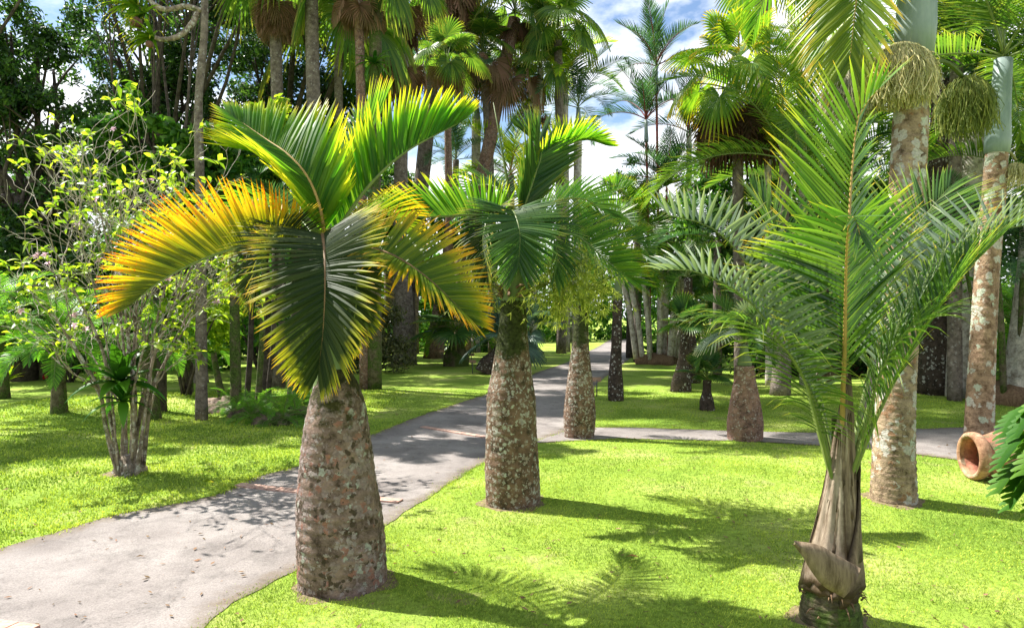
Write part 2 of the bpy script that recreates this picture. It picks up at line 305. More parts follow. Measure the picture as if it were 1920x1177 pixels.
# ------------------------------------------------------------------ palm parts
def frond(mb, rb, ctrl, out, n=48, L=(.2, .42, .4, .2), alpha=(75, 60, 30), beta=(60, 60), roll=(0, 0), width=.024, droop=.12, start=.12, r0=.016, fold=.25, seg=4, jit=.06, curlz=0.0, tipgap=0):
    """pinnate frond: leaflets into mb, rachis tube into rb"""
    NP = 60
    P, Ltot = spline(ctrl, NP)
    out = Vector(out).normalized(); Bv = out.cross(UP).normalized()
    rb.tube(P[::3]+[P[-1]], [max(r0*(1-.9*i/20.0), .0012) for i in range(len(P[::3])+1)], 6)
    for i in range(n):
        s = start+(1-start)*(i+.5)/n
        x = s*(NP-1); j = min(int(x), NP-2); p = P[j].lerp(P[j+1], x-j)
        T = (P[min(j+2, NP-1)]-P[max(j-1, 0)]).normalized()
        B = (Bv-T*Bv.dot(T)); B = B.normalized() if B.length > .05 else T.orthogonal().normalized()
        N = B.cross(T).normalized()
        q = Quaternion(T, math.radians(lerp_list(roll, s)))
        B = q @ B; N = q @ N
        u = (s-start)/(1-start)
        for side in (-1, 1):
            a = math.radians(lerp_list(alpha, u)+rnd.gauss(0, 60*jit)*.5); b = math.radians(lerp_list(beta, u)+rnd.gauss(0, 60*jit))
            l = lerp_list(L, u)*(1+rnd.uniform(-jit, jit))
            d = (T*math.cos(a)+(N*math.cos(b)+B*(side*math.sin(b)))*math.sin(a)).normalized()
            rr = rnd.random(); w = width*(.55+.45*min(1, l/max(L)))*rnd.uniform(.85, 1.1)
            pts = [Vector(p)]
            dd = d.copy()
            dr = droop*rnd.uniform(.6, 1.5)
            for k in range(seg):
                dd = (dd+Vector((0, 0, -1))*(dr*(k+1)*.35)+T*curlz*.2).normalized(); pts.append(pts[-1]+dd*(l/seg))
            wd = (T-d*T.dot(d)); wd = wd.normalized() if wd.length > .1 else N.cross(d).normalized()
            nn = wd.cross(d).normalized()*(1 if side < 0 else -1)
            prof = [.45, 1, .95, .6, .03] if seg == 4 else [.5, 1, .7, .05]
            vs = []; fs = []; cs = []
            if fold > 0:
                for k, pt in enumerate(pts):
                    ww = w*.5*prof[k]
                    vs += [pt-wd*ww, pt+nn*(ww*fold*2), pt+wd*ww]; cs += [(k/seg, rr, s)]*3
                for k in range(seg):
                    fs += [(3*k, 3*k+1, 3*k+4, 3*k+3), (3*k+1, 3*k+2, 3*k+5, 3*k+4)]
            else:
                for k, pt in enumerate(pts):
                    ww = w*.5*prof[k]
                    vs += [pt-wd*ww, pt+wd*ww]; cs += [(k/seg, rr, s)]*2
                for k in range(seg): fs.append((2*k, 2*k+1, 2*k+3, 2*k+2))
            mb.add(vs, fs, cs)
def add_frond(root, origin, ctrl, out, mat, rmat, label=None, **kw):
    mb = MB(); rb = MB(); frond(mb, rb, [Vector(c)-origin for c in ctrl], out, **kw)
    o = mb.build('frond', mat, root, smooth=False)
    if label: o['label'] = label
    rb.build('rachis', rmat, o); return o

def arc(e0, bend, L, n=7, side=0.0):
    p = Vector((0, 0, 0)); pts = [p.copy()]
    for i in range(n):
        e = math.radians(e0-bend*((i+.5)/n)**1.2)
        p = p+Vector((math.cos(e), side*(i/n)**2, math.sin(e)))*(L/n); pts.append(p.copy())
    return pts
PROTO = {}
def feather_set(key, mat, rmat, Lf, specs, **kw):
    res = []
    for (e0, bend) in specs:
        mb = MB(); rb = MB(); frond(mb, rb, arc(e0, bend, Lf*rnd.uniform(.92, 1.05), side=rnd.uniform(-.06, .06)), (1, 0, 0), **kw)
        res.append((mb.mesh('frond', M[mat], False), rb.mesh('rachis', M[rmat])))
    PROTO[key] = res
def fan_mesh(mat, R, nseg=34, span=300, petiole=.7, droop=.5, cone=.25, e=0, split=.45, tiltd=0):
    """costapalmate fan with petiole along +X (rising by e), blade with radiating split segments"""
    mb = MB(); rb = MB()
    e = math.radians(e); tip = Vector((math.cos(e)*petiole, 0, math.sin(e)*petiole))
    mid = tip*.5+Vector((0, 0, .06*petiole)); P, _ = spline([(0, 0, 0), mid, tip], 8)
    rb.tube(P, [.02*R+.004]*4+[.014*R+.003]*4, 5)
    ax = (P[-1]-P[-3]).normalized()
    ax = (ax+Vector((0, 0, -math.tan(math.radians(tiltd))))).normalized() if tiltd else ax
    S = ax.cross(UP).normalized(); N = S.cross(ax).normalized()
    for i in range(nseg):
        th0 = math.radians(-span/2+span*i/nseg); th1 = math.radians(-span/2+span*(i+1)/nseg); thm = (th0+th1)/2
        r = R*(1-.25*(abs(thm)/PI))*rnd.uniform(.93, 1.05); rr = rnd.random()
        def pt(th, rad, up=0):
            d = ax*math.cos(th)+S*math.sin(th); t = rad/R
            q = tip+d*rad+N*(cone*rad*(1-.6*t)+up)
            q = q+Vector((0, 0, -1))*(droop*R*max(0, t-.25)**2*1.2)
            return q
        rs = [.02, .3*r, split*r+.15*r, .8*r, r]
        wf = [1, 1, 1, .55, .05]; vs = []; cs = []; fs = []
        jit = rnd.uniform(-.06, .06)*R*.3
        for k, ra in enumerate(rs):
            hw = (th1-th0)/2*wf[k]; z = jit*(k/4)**2
            vs += [pt(thm-hw, ra, z), pt(thm, ra, z+ra*.035), pt(thm+hw, ra, z)]; cs += [(k/4, rr, 0)]*3
        for k in range(4): fs += [(3*k, 3*k+1, 3*k+4, 3*k+3), (3*k+1, 3*k+2, 3*k+5, 3*k+4)]
        mb.add(vs, fs, cs)
    return mb.mesh('fan_leaf', M[mat], False), rb.mesh('petiole', M['rachis'])
def trunk_mb(ctrl, radii, n=16, rows=28, wob=.03, ringstep=0, ringamp=0.0, flare=0):
    mb = MB(); P, L = spline(ctrl, rows)
    if ringstep:
        rows = max(rows, int(L/ringstep*5)); P, L = spline(ctrl, rows)
    rad = []
    for i in range(rows):
        t = i/(rows-1); r = lerp_list(radii, t)
        if ringstep: r *= 1+ringamp*(((t*L/ringstep) % 1.0)-.5)
        rad.append(r)
    mb.tube(P, rad, n, wob=wob*.3); return mb, P
def smooth_list(v, k):      # densify radii smoothly
    return [lerp_list(v, i/(k-1)) for i in range(k)]
def place_fronds(root, at, key, n, sc=1.0, az0=0.0, order=None, arr=None, name='frond', sub='rachis', jit=.1, low=0):
    pr = PROTO[key]
    for i in range(n):
        az = az0+i*2.39996+rnd.uniform(-.15, .15)
        k = min(low+int((i/n)*(len(pr)-low)), len(pr)-1)
        me, rm = pr[k]; s = sc*rnd.uniform(1-jit, 1+jit)
        o = inst(name, me, root, at+Vector((0, 0, .02*(n-i)*sc*.5)), (rnd.uniform(-.1, .1), rnd.uniform(-.08, .08), az), s)
        inst(sub, rm, o)
def leaf_cloud(centers, n, size, flat=.8, shell=.55, asp=.42, up=.35):
    """centers: array (k,4) x,y,z,r -> rhombic leaf quads filling the clumps"""
    C = np.asarray(centers, dtype=float); w = C[:, 3]**2; idx = rng.choice(len(C), n, p=w/w.sum())
    d = rng.normal(size=(n, 3)); d /= np.linalg.norm(d, axis=1)[:, None]
    r = C[idx, 3]*(shell+(1-shell)*rng.random(n))*(1+.25*rng.normal(size=n)*.5)
    p = C[idx, :3]+d*r[:, None]*np.array([1, 1, flat])
    nrm = d*.6+rng.normal(size=(n, 3))*.55+np.array([0, 0, up]); nrm /= np.linalg.norm(nrm, axis=1)[:, None]
    t = rng.normal(size=(n, 3))+np.array([0, 0, -.3]); t -= nrm*np.sum(t*nrm, axis=1)[:, None]; t /= np.linalg.norm(t, axis=1)[:, None]
    b = np.cross(nrm, t); s = (size*(.6+.8*rng.random(n)))[:, None]
    V = np.empty((n, 6, 3)); V[:, 0] = p-t*s*.5; V[:, 1] = p+b*s*asp*.5-t*s*.08-nrm*s*.06; V[:, 2] = p+b*s*asp*.38+t*s*.22-nrm*s*.06
    V[:, 3] = p+t*s*.55-nrm*s*.08; V[:, 4] = p-b*s*asp*.38+t*s*.22-nrm*s*.06; V[:, 5] = p-b*s*asp*.5-t*s*.08-nrm*s*.06
    base = np.arange(n)[:, None]*6; Fc = np.concatenate([base+np.array([[0, 1, 2, 3]]), base+np.array([[0, 3, 4, 5]])])
    col = np.zeros((n, 6, 3)); col[:, :, 1] = rng.random(n)[:, None]; col[:, 3, 0] = 1; col[:, (2, 4), 0] = .7; col[:, (1, 5), 0] = .35
    return V.reshape(-1, 3), Fc, col.reshape(-1, 3)

# ================================================================== SETTING
def build_ground():
    u = np.linspace(-1, 1, 341); xs = 300*np.sinh(5.2*u)/np.sinh(5.2)
    v = np.linspace(0, 1, 330); ys = -25+345*(np.sinh(4.2*(v-.10))-np.sinh(-.42))/(np.sinh(4.2*.9)-np.sinh(-.42))
    X, Y = np.meshgrid(xs, ys); Z = ht(X, Y); V = np.stack([X, Y, Z], -1).reshape(-1, 3)
    nx, ny = len(xs), len(ys); i = np.arange(nx-1)[None, :]+np.arange(ny-1)[:, None]*nx; i = i.ravel()
    Fc = np.stack([i, i+1, i+1+nx, i+nx], 1)
    m, nt = newmat('lawn'); L = nt.links.new
    tc = nd(nt, 'ShaderNodeTexCoord'); V_ = tc.outputs['Object']
    a = nd(nt, 'ShaderNodeTexNoise', i_Scale=.7, i_Detail=5.0, i_Roughness=.6); L(V_, a.inputs[0])
    ra = ramp(nt, [(.3, (.15, .25, .03)), (.5, (.25, .36, .05)), (.68, (.38, .42, .12))]); L(a.outputs['Fac'], ra.inputs[0])
    b = nd(nt, 'ShaderNodeTexNoise', i_Scale=26, i_Detail=9.0, i_Roughness=.75); L(V_, b.inputs[0])
    rb = ramp(nt, [(.3, .35), (.5, .95), (.7, 1.35)]); L(b.outputs['Fac'], rb.inputs[0])
    mx = nd(nt, 'ShaderNodeMix', data_type='RGBA', blend_type='MULTIPLY'); mx.inputs[0].default_value = 1; L(ra.outputs[0], mx.inputs[6]); L(rb.outputs[0], mx.inputs[7])
    # worn sandy spots
    c = nd(nt, 'ShaderNodeTexNoise', i_Scale=1.7, i_Detail=7.0, i_Roughness=.7); L(V_, c.inputs[0])
    rc = ramp(nt, [(.58, 0), (.7, .8)]); L(c.outputs['Fac'], rc.inputs[0])
    m2 = nd(nt, 'ShaderNodeMix', data_type='RGBA'); L(rc.outputs[0], m2.inputs[0]); L(mx.outputs[2], m2.inputs[6]); m2.inputs[7].default_value = (.36, .3, .15, 1)
    p = nd(nt, 'ShaderNodeBsdfPrincipled', i_Roughness=.9); p.inputs['Specular IOR Level'].default_value = .1; L(m2.outputs[2], p.inputs['Base Color'])
    bu = nd(nt, 'ShaderNodeBump', i_Strength=.9, i_Distance=.03); L(b.outputs['Fac'], bu.inputs['Height']); L(bu.outputs[0], p.inputs['Normal'])
    o = nd(nt, 'ShaderNodeOutputMaterial'); L(p.outputs[0], o.inputs[0])
    g = bpy.data.objects.new('lawn', np_mesh('lawn', V, Fc, m, smooth=True)); link(g); g['kind'] = 'structure'
build_ground()

def g2(px, py): p = G(px, py); return (p.x, p.y)
LEFT = [(-6.5, -1.5), (-5.2, 1.2), (-4.3, 3.2)]+[g2(*q) for q in [(0, 1028), (200, 968), (400, 930), (480, 893), (560, 873), (700, 812), (800, 774), (912, 738), (1000, 700), (1062, 679), (1116, 652), (1150, 634), (1165, 622)]]
RIGHT = [(-4.0, -2.0), (-2.9, .5), (-2.1, 2.2)]+[g2(*q) for q in [(385, 1177), (430, 1130), (560, 1068), (720, 985), (830, 915), (910, 865), (1010, 826), (1085, 799), (1116, 722), (1160, 688), (1198, 659), (1200, 640), (1190, 624)]]
NEAR = [g2(*q) for q in [(990, 831), (1160, 822), (1400, 827), (1640, 842), (1780, 860), (1920, 884)]]+[(7.0, 6.6), (10, 5.2)]
FAR = [g2(*q) for q in [(1082, 801), (1180, 801), (1370, 807), (1540, 811), (1650, 804), (1740, 803), (1920, 797)]]+[(14, 9.0)]
def resamp(pl, n, wts=None):
    P = np.array(pl); s = np.concatenate([[0], np.cumsum(np.linalg.norm(np.diff(P, axis=0), axis=1))])
    t = np.linspace(0, s[-1], n); return np.stack([np.interp(t, s, P[:, 0]), np.interp(t, s, P[:, 1])], 1)
def strip(name, A, B, mat, lift, n=260, k=40):
    # parametrise both edges by control index so the cross sections stay square
    if len(A) == len(B):
        m = len(A); t = np.linspace(0, m-1, n); a = np.stack([np.interp(t, range(m), np.array(A)[:, j]) for j in (0, 1)], 1); b = np.stack([np.interp(t, range(m), np.array(B)[:, j]) for j in (0, 1)], 1)
    else: a = resamp(A, n); b = resamp(B, n)
    w = np.linspace(0, 1, k)[None, :, None]; Q = a[:, None]*(1-w)+b[:, None]*w
    wob = .012*np.sin(Q[:, (0, -1), 1]*7+Q[:, (0, -1), 0]*5)+.006*np.sin(Q[:, (0, -1), 1]*23); Q[:, 0, 0] += wob[:, 0]; Q[:, -1, 0] += wob[:, 1]
    V = np.concatenate([Q, (ht(Q[..., 0], Q[..., 1])+lift)[..., None]], -1).reshape(-1, 3)
    i = (np.arange(n-1)[:, None]*k+np.arange(k-1)[None]).ravel(); Fc = np.stack([i, i+1, i+k+1, i+k], 1)
    C = np.zeros((n, k, 3)); C[..., 0] = np.abs(np.linspace(-1, 1, k))[None, :]
    o = bpy.data.objects.new(name, np_mesh(name, V, Fc, mat, C.reshape(-1, 3), smooth=True)); link(o); o['kind'] = 'structure'; return o
def pathmat():
    m, nt = newmat('asphalt'); L = nt.links.new
    tc = nd(nt, 'ShaderNodeTexCoord'); V_ = tc.outputs['Object']
    a = nd(nt, 'ShaderNodeTexNoise', i_Scale=1.1, i_Detail=7.0, i_Roughness=.65); L(V_, a.inputs[0])
    ra = ramp(nt, [(.3, (.145, .125, .118)), (.55, (.235, .21, .198)), (.75, (.3, .275, .26))]); L(a.outputs['Fac'], ra.inputs[0])
    b = nd(nt, 'ShaderNodeTexNoise', i_Scale=90, i_Detail=4.0, i_Roughness=.8); L(V_, b.inputs[0])
    rb = ramp(nt, [(.3, .55), (.5, 1), (.7, 1.3)]); L(b.outputs['Fac'], rb.inputs[0])
    mx = nd(nt, 'ShaderNodeMix', data_type='RGBA', blend_type='MULTIPLY'); mx.inputs[0].default_value = 1; L(ra.outputs[0], mx.inputs[6]); L(rb.outputs[0], mx.inputs[7])
    vo = nd(nt, 'ShaderNodeTexVoronoi', feature='DISTANCE_TO_EDGE', i_Scale=.9); 
    ds = nd(nt, 'ShaderNodeVectorMath', operation='MULTIPLY_ADD'); L(a.outputs['Color'], ds.inputs[0]); ds.inputs[1].default_value = (1.4, 1.4, 0); L(V_, ds.inputs[2]); L(ds.outputs[0], vo.inputs['Vector'])
    rc = ramp(nt, [(0, .6), (.007, 1)]); L(vo.outputs['Distance'], rc.inputs[0])
    m3 = nd(nt, 'ShaderNodeMix', data_type='RGBA', blend_type='MULTIPLY'); m3.inputs[0].default_value = .6; L(mx.outputs[2], m3.inputs[6]); L(rc.outputs[0], m3.inputs[7])
    at = nd(nt, 'ShaderNodeAttribute', attribute_name='Col'); se = nd(nt, 'ShaderNodeSeparateColor'); L(at.outputs['Color'], se.inputs[0])
    en = nd(nt, 'ShaderNodeTexNoise', i_Scale=7.0, i_Detail=9.0, i_Roughness=.75); L(V_, en.inputs[0])
    ea = nd(nt, 'ShaderNodeMath', operation='MULTIPLY_ADD'); L(en.outputs['Fac'], ea.inputs[0]); ea.inputs[1].default_value = .5; L(se.outputs['Red'], ea.inputs[2])
    er = ramp(nt, [(.4, 0), (.6, 1)]); sb = nd(nt, 'ShaderNodeMath', operation='SUBTRACT'); L(ea.outputs[0], sb.inputs[0]); sb.inputs[1].default_value = .68; L(sb.outputs[0], er.inputs[0])
    m4 = nd(nt, 'ShaderNodeMix', data_type='RGBA'); L(er.outputs[0], m4.inputs[0]); L(m3.outputs[2], m4.inputs[6]); m4.inputs[7].default_value = (.13, .1, .07, 1)
    st = nd(nt, 'ShaderNodeTexNoise', i_Scale=2.6, i_Detail=10.0, i_Roughness=.8); L(V_, st.inputs[0]); sr = ramp(nt, [(.5, 1), (.62, .62)]); L(st.outputs['Fac'], sr.inputs[0])
    m5 = nd(nt, 'ShaderNodeMix', data_type='RGBA', blend_type='MULTIPLY'); m5.inputs[0].default_value = .8; L(m4.outputs[2], m5.inputs[6]); L(sr.outputs[0], m5.inputs[7])
    p = nd(nt, 'ShaderNodeBsdfPrincipled', i_Roughness=.85); p.inputs['Specular IOR Level'].default_value = .25; L(m5.outputs[2], p.inputs['Base Color'])
    bu = nd(nt, 'ShaderNodeBump', i_Strength=.6, i_Distance=.008); L(b.outputs['Fac'], bu.inputs['Height']); L(bu.outputs[0], p.inputs['Normal'])
    o = nd(nt, 'ShaderNodeOutputMaterial'); L(p.outputs[0], o.inputs[0]); return m
PM = pathmat()
strip('path', LEFT, RIGHT, PM, .005)
strip('side_path', FAR+[(14.0, 9.0)], NEAR, PM, .009)
# brick courses set across the path
M['brick'] = plainmat('brick_terracotta', (.3, .17, .13), (.48, .33, .27), 30, .85, .4)
def brick_course(a, b, name='brick_course'):
    a = Vector(G(*a)); b = Vector(G(*b)); mb = MB(); d = (b-a); L_ = Vector((d.x, d.y, 0)).length; n = max(3, int(L_/.23)); u = Vector((d.x, d.y, 0)).normalized(); v = Vector((-u.y, u.x, 0))
    for i in range(n):
        c0 = a+u*(L_*(i+.03)/n); c1 = a+u*(L_*(i+.97)/n); w = .05
        q = [c0-v*w, c1-v*w, c1+v*w, c0+v*w]; lo = [Vector((p.x, p.y, gz(p.x, p.y)-.02)) for p in q]; hi = [Vector((p.x, p.y, gz(p.x, p.y)+.019+.002*rnd.random())) for p in q]
        mb.add(lo+hi, [(4, 5, 6, 7), (0, 1, 5, 4), (1, 2, 6, 5), (2, 3, 7, 6), (3, 0, 4, 7)])
    o = mb.build(name, M['brick'], None, smooth=False); o['kind'] = 'structure'
brick_course((445, 909), (752, 941)); brick_course((792, 800), (925, 822)); brick_course((-60, 1166), (60, 1184))

def inpoly(x, y, pl):
    ins = np.zeros(len(x), bool); n = len(pl)
    for i in range(n):
        x0, y0 = pl[i]; x1, y1 = pl[(i+1) % n]
        c = ((y0 > y) != (y1 > y)) & (x < (x1-x0)*(y-y0)/((y1-y0) if y1 != y0 else 1e-9)+x0); ins ^= c
    return ins
def shrink(A, B, k):     # pull both edges inward a little so that blades lap over the border
    return A, B
PATHPOLY = LEFT+RIGHT[::-1]; SIDEPOLY = FAR+NEAR[::-1]
M['soil'] = plainmat('bare_soil', (.09, .07, .04), (.22, .17, .09), 22, .95, .8)
SOIL = []
for (px_, py_, r_) in [(645, 1120, .25), (962, 955, .23), (1556, 1188, .16), (1675, 948, .19), (1835, 838, .2), (1086, 823, .2), (229, 892, .14)]:
    g_ = G(px_, py_); d_ = g_.y+r_; SOIL.append(((px_-CX)/F*d_, d_, r_+.025))
    sx, sy, rr_ = SOIL[-1]; mb = MB(); vs = []; rings = [0, .5, .8, 1.0, 1.25]; nn = 40; ph = rnd.uniform(0, 9)
    for k_ in rings:
        for j in range(nn):
            a = 2*PI*j/nn; l = rr_*1.06*k_*(1+.1*math.sin(3*a+ph)+.07*math.sin(7*a+2*ph)+rnd.uniform(-.03, .03)); X_, Y_ = sx+math.cos(a)*l, sy+math.sin(a)*l; vs.append((X_, Y_, gz(X_, Y_)+(.016-.018*k_**2)+.004))
    mb.add(vs, [(i*nn+j, i*nn+(j+1) % nn, (i+1)*nn+(j+1) % nn, (i+1)*nn+j) for i in range(4) for j in range(nn)]); o_ = mb.build('bare_soil', M['soil']); o_['kind'] = 'structure'
def litter(n=1500):
    r = np.exp(rng.uniform(np.log(2.8), np.log(16), n)); th = rng.uniform(-.8, .8, n); x, y = r*np.sin(th), r*np.cos(th); z = ht(x, y)+.012+.008*rng.random(n)
    s_ = rng.uniform(.006, .022, n)*(1+.05*r); az = rng.uniform(0, 2*PI, n); c, s2 = np.cos(az)*s_, np.sin(az)*s_; tl = rng.normal(0, .35, (n, 2))*s_[:, None]; asp = rng.uniform(.15, .5, n)
    V = np.stack([np.stack([x-c, y-s2, z-tl[:, 0]*.5], 1), np.stack([x+s2*asp, y-c*asp, z+tl[:, 1]*.4], 1), np.stack([x+c, y+s2, z+tl[:, 0]*.5], 1), np.stack([x-s2*asp, y+c*asp, z], 1)], 1)
    C = np.zeros((n, 4, 3)); C[..., 0] = rng.random(n)[:, None]; C[..., 1] = rng.random(n)[:, None]
    o = bpy.data.objects.new('leaf_litter', np_mesh('leaf_litter', V.reshape(-1, 3), np.arange(n)[:, None]*4+np.arange(4)[None], M['brown'], C.reshape(-1, 3))); link(o); tag(o, 'tiny brown bits of dry leaf scattered over lawn and path', 'litter', kind='stuff')
litter()
def grass(n=560000):
    r = np.exp(rng.uniform(np.log(2.6), np.log(15), n)); th = rng.uniform(-.80, .80, n)
    x = r*np.sin(th)/1.0; y = r*np.cos(th)
    k = ~inpoly(x+rng.normal(0, .05, n), y+rng.normal(0, .04, n), PATHPOLY) & ~inpoly(x, y+rng.normal(0, .05, n), SIDEPOLY)
    x, y, r = x[k], y[k], r[k]
    ex = []
    for pl in (LEFT[2:12], RIGHT[2:12], NEAR, FAR):
        m_ = 16000; q = resamp(pl, m_)+rng.normal(0, 1, (m_, 2))*np.abs(rng.normal(0, .035, (m_, 1))); cl_ = np.sin(q[:, 0]*9)+np.sin(q[:, 1]*13+q[:, 0]*5); q = q[(cl_+rng.normal(0, .7, m_)) > .1]; ex.append(q)
    ex = np.concatenate(ex); x = np.concatenate([x, ex[:, 0]]); y = np.concatenate([y, ex[:, 1]]); r = np.hypot(x, y)
    for (sx, sy, sr_) in SOIL:
        k = np.hypot(x-sx, y-sy) > sr_*(.92+.22*rng.random(len(x))); x, y, r = x[k], y[k], r[k]
    wn = np.sin(x*3.7+2*np.sin(y*2.9))+np.sin(y*4.3+2*np.sin(x*2.2))+.5*np.sin(x*11+y*7); k = (wn < 1.55) | (rng.random(len(x)) < .35); x, y, r = x[k], y[k], r[k]
    pat = np.sin(x*2.1+1.3*np.sin(y*1.7))*np.sin(y*2.6+1.1*np.sin(x*2.3))
    k = rng.random(len(x)) < .78+.3*pat; x, y, r = x[k], y[k], r[k]; n = len(x)
    left = (x < -2.2-.0*y)
    z = ht(x, y); az = rng.uniform(0, 2*PI, n); h = rng.uniform(.006, .017, n)*np.where(left, 1.5, 1)*(1+.03*r); w = rng.uniform(.002, .004, n)*np.where(left, 2.0, 1.0)*np.maximum(1, r/4.5)
    ln = rng.uniform(.1, 1.1, n)*h; dx, dy = np.cos(az), np.sin(az); bx, by = -dy, dx
    V = np.empty((n, 4, 3))
    V[:, 0] = np.stack([x-bx*w*.5, y-by*w*.5, z-.004], 1); V[:, 1] = np.stack([x+bx*w*.5, y+by*w*.5, z-.004], 1)
    V[:, 2] = np.stack([x+bx*w*.4+dx*ln*.4, y+by*w*.4+dy*ln*.4, z+h*.65], 1); V[:, 3] = np.stack([x+dx*ln, y+dy*ln, z+h], 1)
    Fc = np.arange(n)[:, None]*4+np.array([[0, 1, 2, 3]]); C = np.zeros((n, 4, 3)); C[:, :, 1] = np.clip(.5+.3*np.sin(x*1.9+2*np.sin(y*1.3))*np.sin(y*2.3+np.sin(x*3.1))+.22*np.sin(x*6.1+y*3)*np.sin(y*7.3-x*2)+.3*rng.normal(size=n), 0, 1)[:, None]; C[:, 2:, 0] = rng.random(n)[:, None]
    o = bpy.data.objects.new('grass', np_mesh('grass', V.reshape(-1, 3), Fc, M['grassblade'], C.reshape(-1, 3))); link(o)
    tag(o, 'short bright green mown grass covering the lawns', 'grass', kind='stuff')
grass()

# ================================================================== FOREGROUND PALMS
def root_at(name, px, py, r, label, cat='palm', group=None):
    p = G(px, py); d = p.y+r; q = Vector(((px-CX)/F*d, d, 0)); q.z = gz(q.x, q.y)-.015
    return empty(name, q, label, cat, group), q
def trunk_px(root, q, rows, mat, n=28, name='trunk', ringstep=0, ringamp=0, wob=.0, nrows=40, lump=.02, dd=0.0):
    """rows: (xl, xr, y) silhouette in photo pixels at depth q.y -> lathe-like trunk, rows bottom to top"""
    d = q.y; ctrl = []; rad = []
    for i, (xl, xr, y) in enumerate(rows):
        w = W((xl+xr)/2, y, d+dd*i/len(rows))-q; ctrl.append(w); rad.append((xr-xl)/2/F*d)
    ctrl[0].z = min(ctrl[0].z, 0.0)-.0
    P = []; R = []; K = nrows
    PP = [Vector((c.x, c.y, c.z)) for c in ctrl]
    zs = [p.z for p in PP]
    H = zs[-1]-zs[0]
    if ringstep: K = max(K, int(H/ringstep*5))
    for i in range(K):
        z = zs[0]+H*i/(K-1)
        j = 0
        while j < len(zs)-2 and zs[j+1] < z: j += 1
        t = (z-zs[j])/(zs[j+1]-zs[j]); t = min(max(t, 0), 1)
        x0 = PP[j].x+(PP[j+1].x-PP[j].x)*t; y0 = PP[j].y+(PP[j+1].y-PP[j].y)*t
        # smooth the radius
        r = rad[j]+(rad[j+1]-rad[j])*t
        P.append(Vector((x0, y0, z))); R.append(r)
    for _ in range(2): R = [R[0]]+[(R[i-1]+2*R[i]+R[i+1])/4 for i in range(1, K-1)]+[R[-1]]
    mb = MB(); vs = []; fs = []; ph = rnd.uniform(0, 9)
    for i in range(K):
        rr = R[i]
        if ringstep:
            t = ((P[i].z-zs[0])/ringstep+.12*math.sin(ph+P[i].z*5)) % 1; rr *= 1+ringamp*(.5-t)
        for k in range(n):
            a = 2*PI*k/n
            l = 1+lump*(math.sin(3*a+P[i].z*4+ph)+.6*math.sin(5*a-P[i].z*9+ph)+.5*math.sin(9*a+P[i].z*17))*.6+rnd.uniform(-lump, lump)*.25
            vs.append(P[i]+Vector((math.cos(a)*rr*l, math.sin(a)*rr*l, 0)))
    for i in range(K-1):
        for k in range(n): k2 = (k+1) % n; fs.append((i*n+k, i*n+k2, (i+1)*n+k2, (i+1)*n+k))
    fs.append(tuple((K-1)*n+k for k in range(n)))
    mb.add(vs, fs); return mb.build(name, M[mat], root), P[-1]
def pxf(q, lst):        # frond control points (px, py, offset in metres from the trunk's own distance)
    return [W(a, b, q.y+c) for a, b, c in lst]

# ---- big bottle palm
r1, q1 = root_at('bottle_palm', 645, 1120, .25, 'big bottle palm with orange-tipped fronds and pinkish lichen-spotted swollen trunk beside the path', 'palm')
trunk_px(r1, q1, [(570, 722, 1128), (562, 724, 1095), (558, 722, 1020), (559, 715, 950), (562, 703, 890), (566, 697, 840), (572, 690, 795), (580, 684, 755), (590, 672, 720), (594, 655, 690)], 'bark1', n=64, nrows=110, lump=.016, ringstep=.062, ringamp=.026)
trunk_px(r1, q1, [(590, 658, 698), (588, 652, 620), (586, 648, 540), (592, 636, 480), (600, 622, 445)], 'shaft_g', n=20, name='crownshaft')
def fr1(ctrl, out, mat, **kw): return add_frond(r1, q1, pxf(q1, ctrl), out, M[mat], M[kw.pop('rm', 'rachis')], **kw)
# upper crown
fr1([(610, 470, 0), (640, 420, .05), (690, 350, .12), (760, 285, .2), (865, 228, .3)], (1, 0, 0), 'glow', n=66, L=(.25, .42, .47, .4, .2), alpha=(48, 50, 42, 20), beta=(28, 25, 22), width=.034, droop=.015, roll=(-10, -15), start=.1, label='tall yellow-green frond leaning right at the top of the crown')
fr1([(608, 470, 0), (602, 400, -.12), (578, 335, -.15), (540, 290, -.1), (500, 262, -.02), (428, 212, .1)], (-1, 0, 0), 'glow', n=78, L=(.36, .52, .54, .38, .24, .14), alpha=(30, 42, 60, 45, 22), beta=(72, 70, 60), roll=(-62, -50, -40), width=.033, droop=.02, start=.1, rm='rachis_y', label='upright arching frond with an ochre midrib')
fr1([(612, 470, .05), (640, 420, .2), (662, 340, .35), (690, 260, .5), (720, 200, .6)], (.6, .4, 0), 'bright', n=50, L=(.3, .5, .5, .2), alpha=(40, 45, 25), beta=(60, 55), width=.028, droop=.05)
# orange side fronds
fr1([(600, 470, 0), (560, 455, -.1), (480, 458, -.16), (390, 482, -.2), (300, 527, -.22), (245, 572, -.22)], (-1, 0, 0), 'orange', n=82, L=(.3, .4, .44, .4, .34, .2), alpha=(100, 78, 62, 44, 20), beta=(26, 24, 28), roll=(12, 10, 8), width=.027, droop=.02, start=.14, label='long orange frond arching out to the left')
fr1([(620, 470, .02), (670, 462, -.05), (735, 478, -.1), (800, 520, -.14), (850, 566, -.16), (888, 604, -.16)], (1, 0, 0), 'orange2', n=68, L=(.24, .38, .42, .36, .26, .14), alpha=(95, 80, 66, 48, 22), beta=(66, 62, 58), roll=(42, 40, 35), width=.026, droop=.03, start=.16, label='orange-tipped frond arching down to the right', rm='rachis_b')
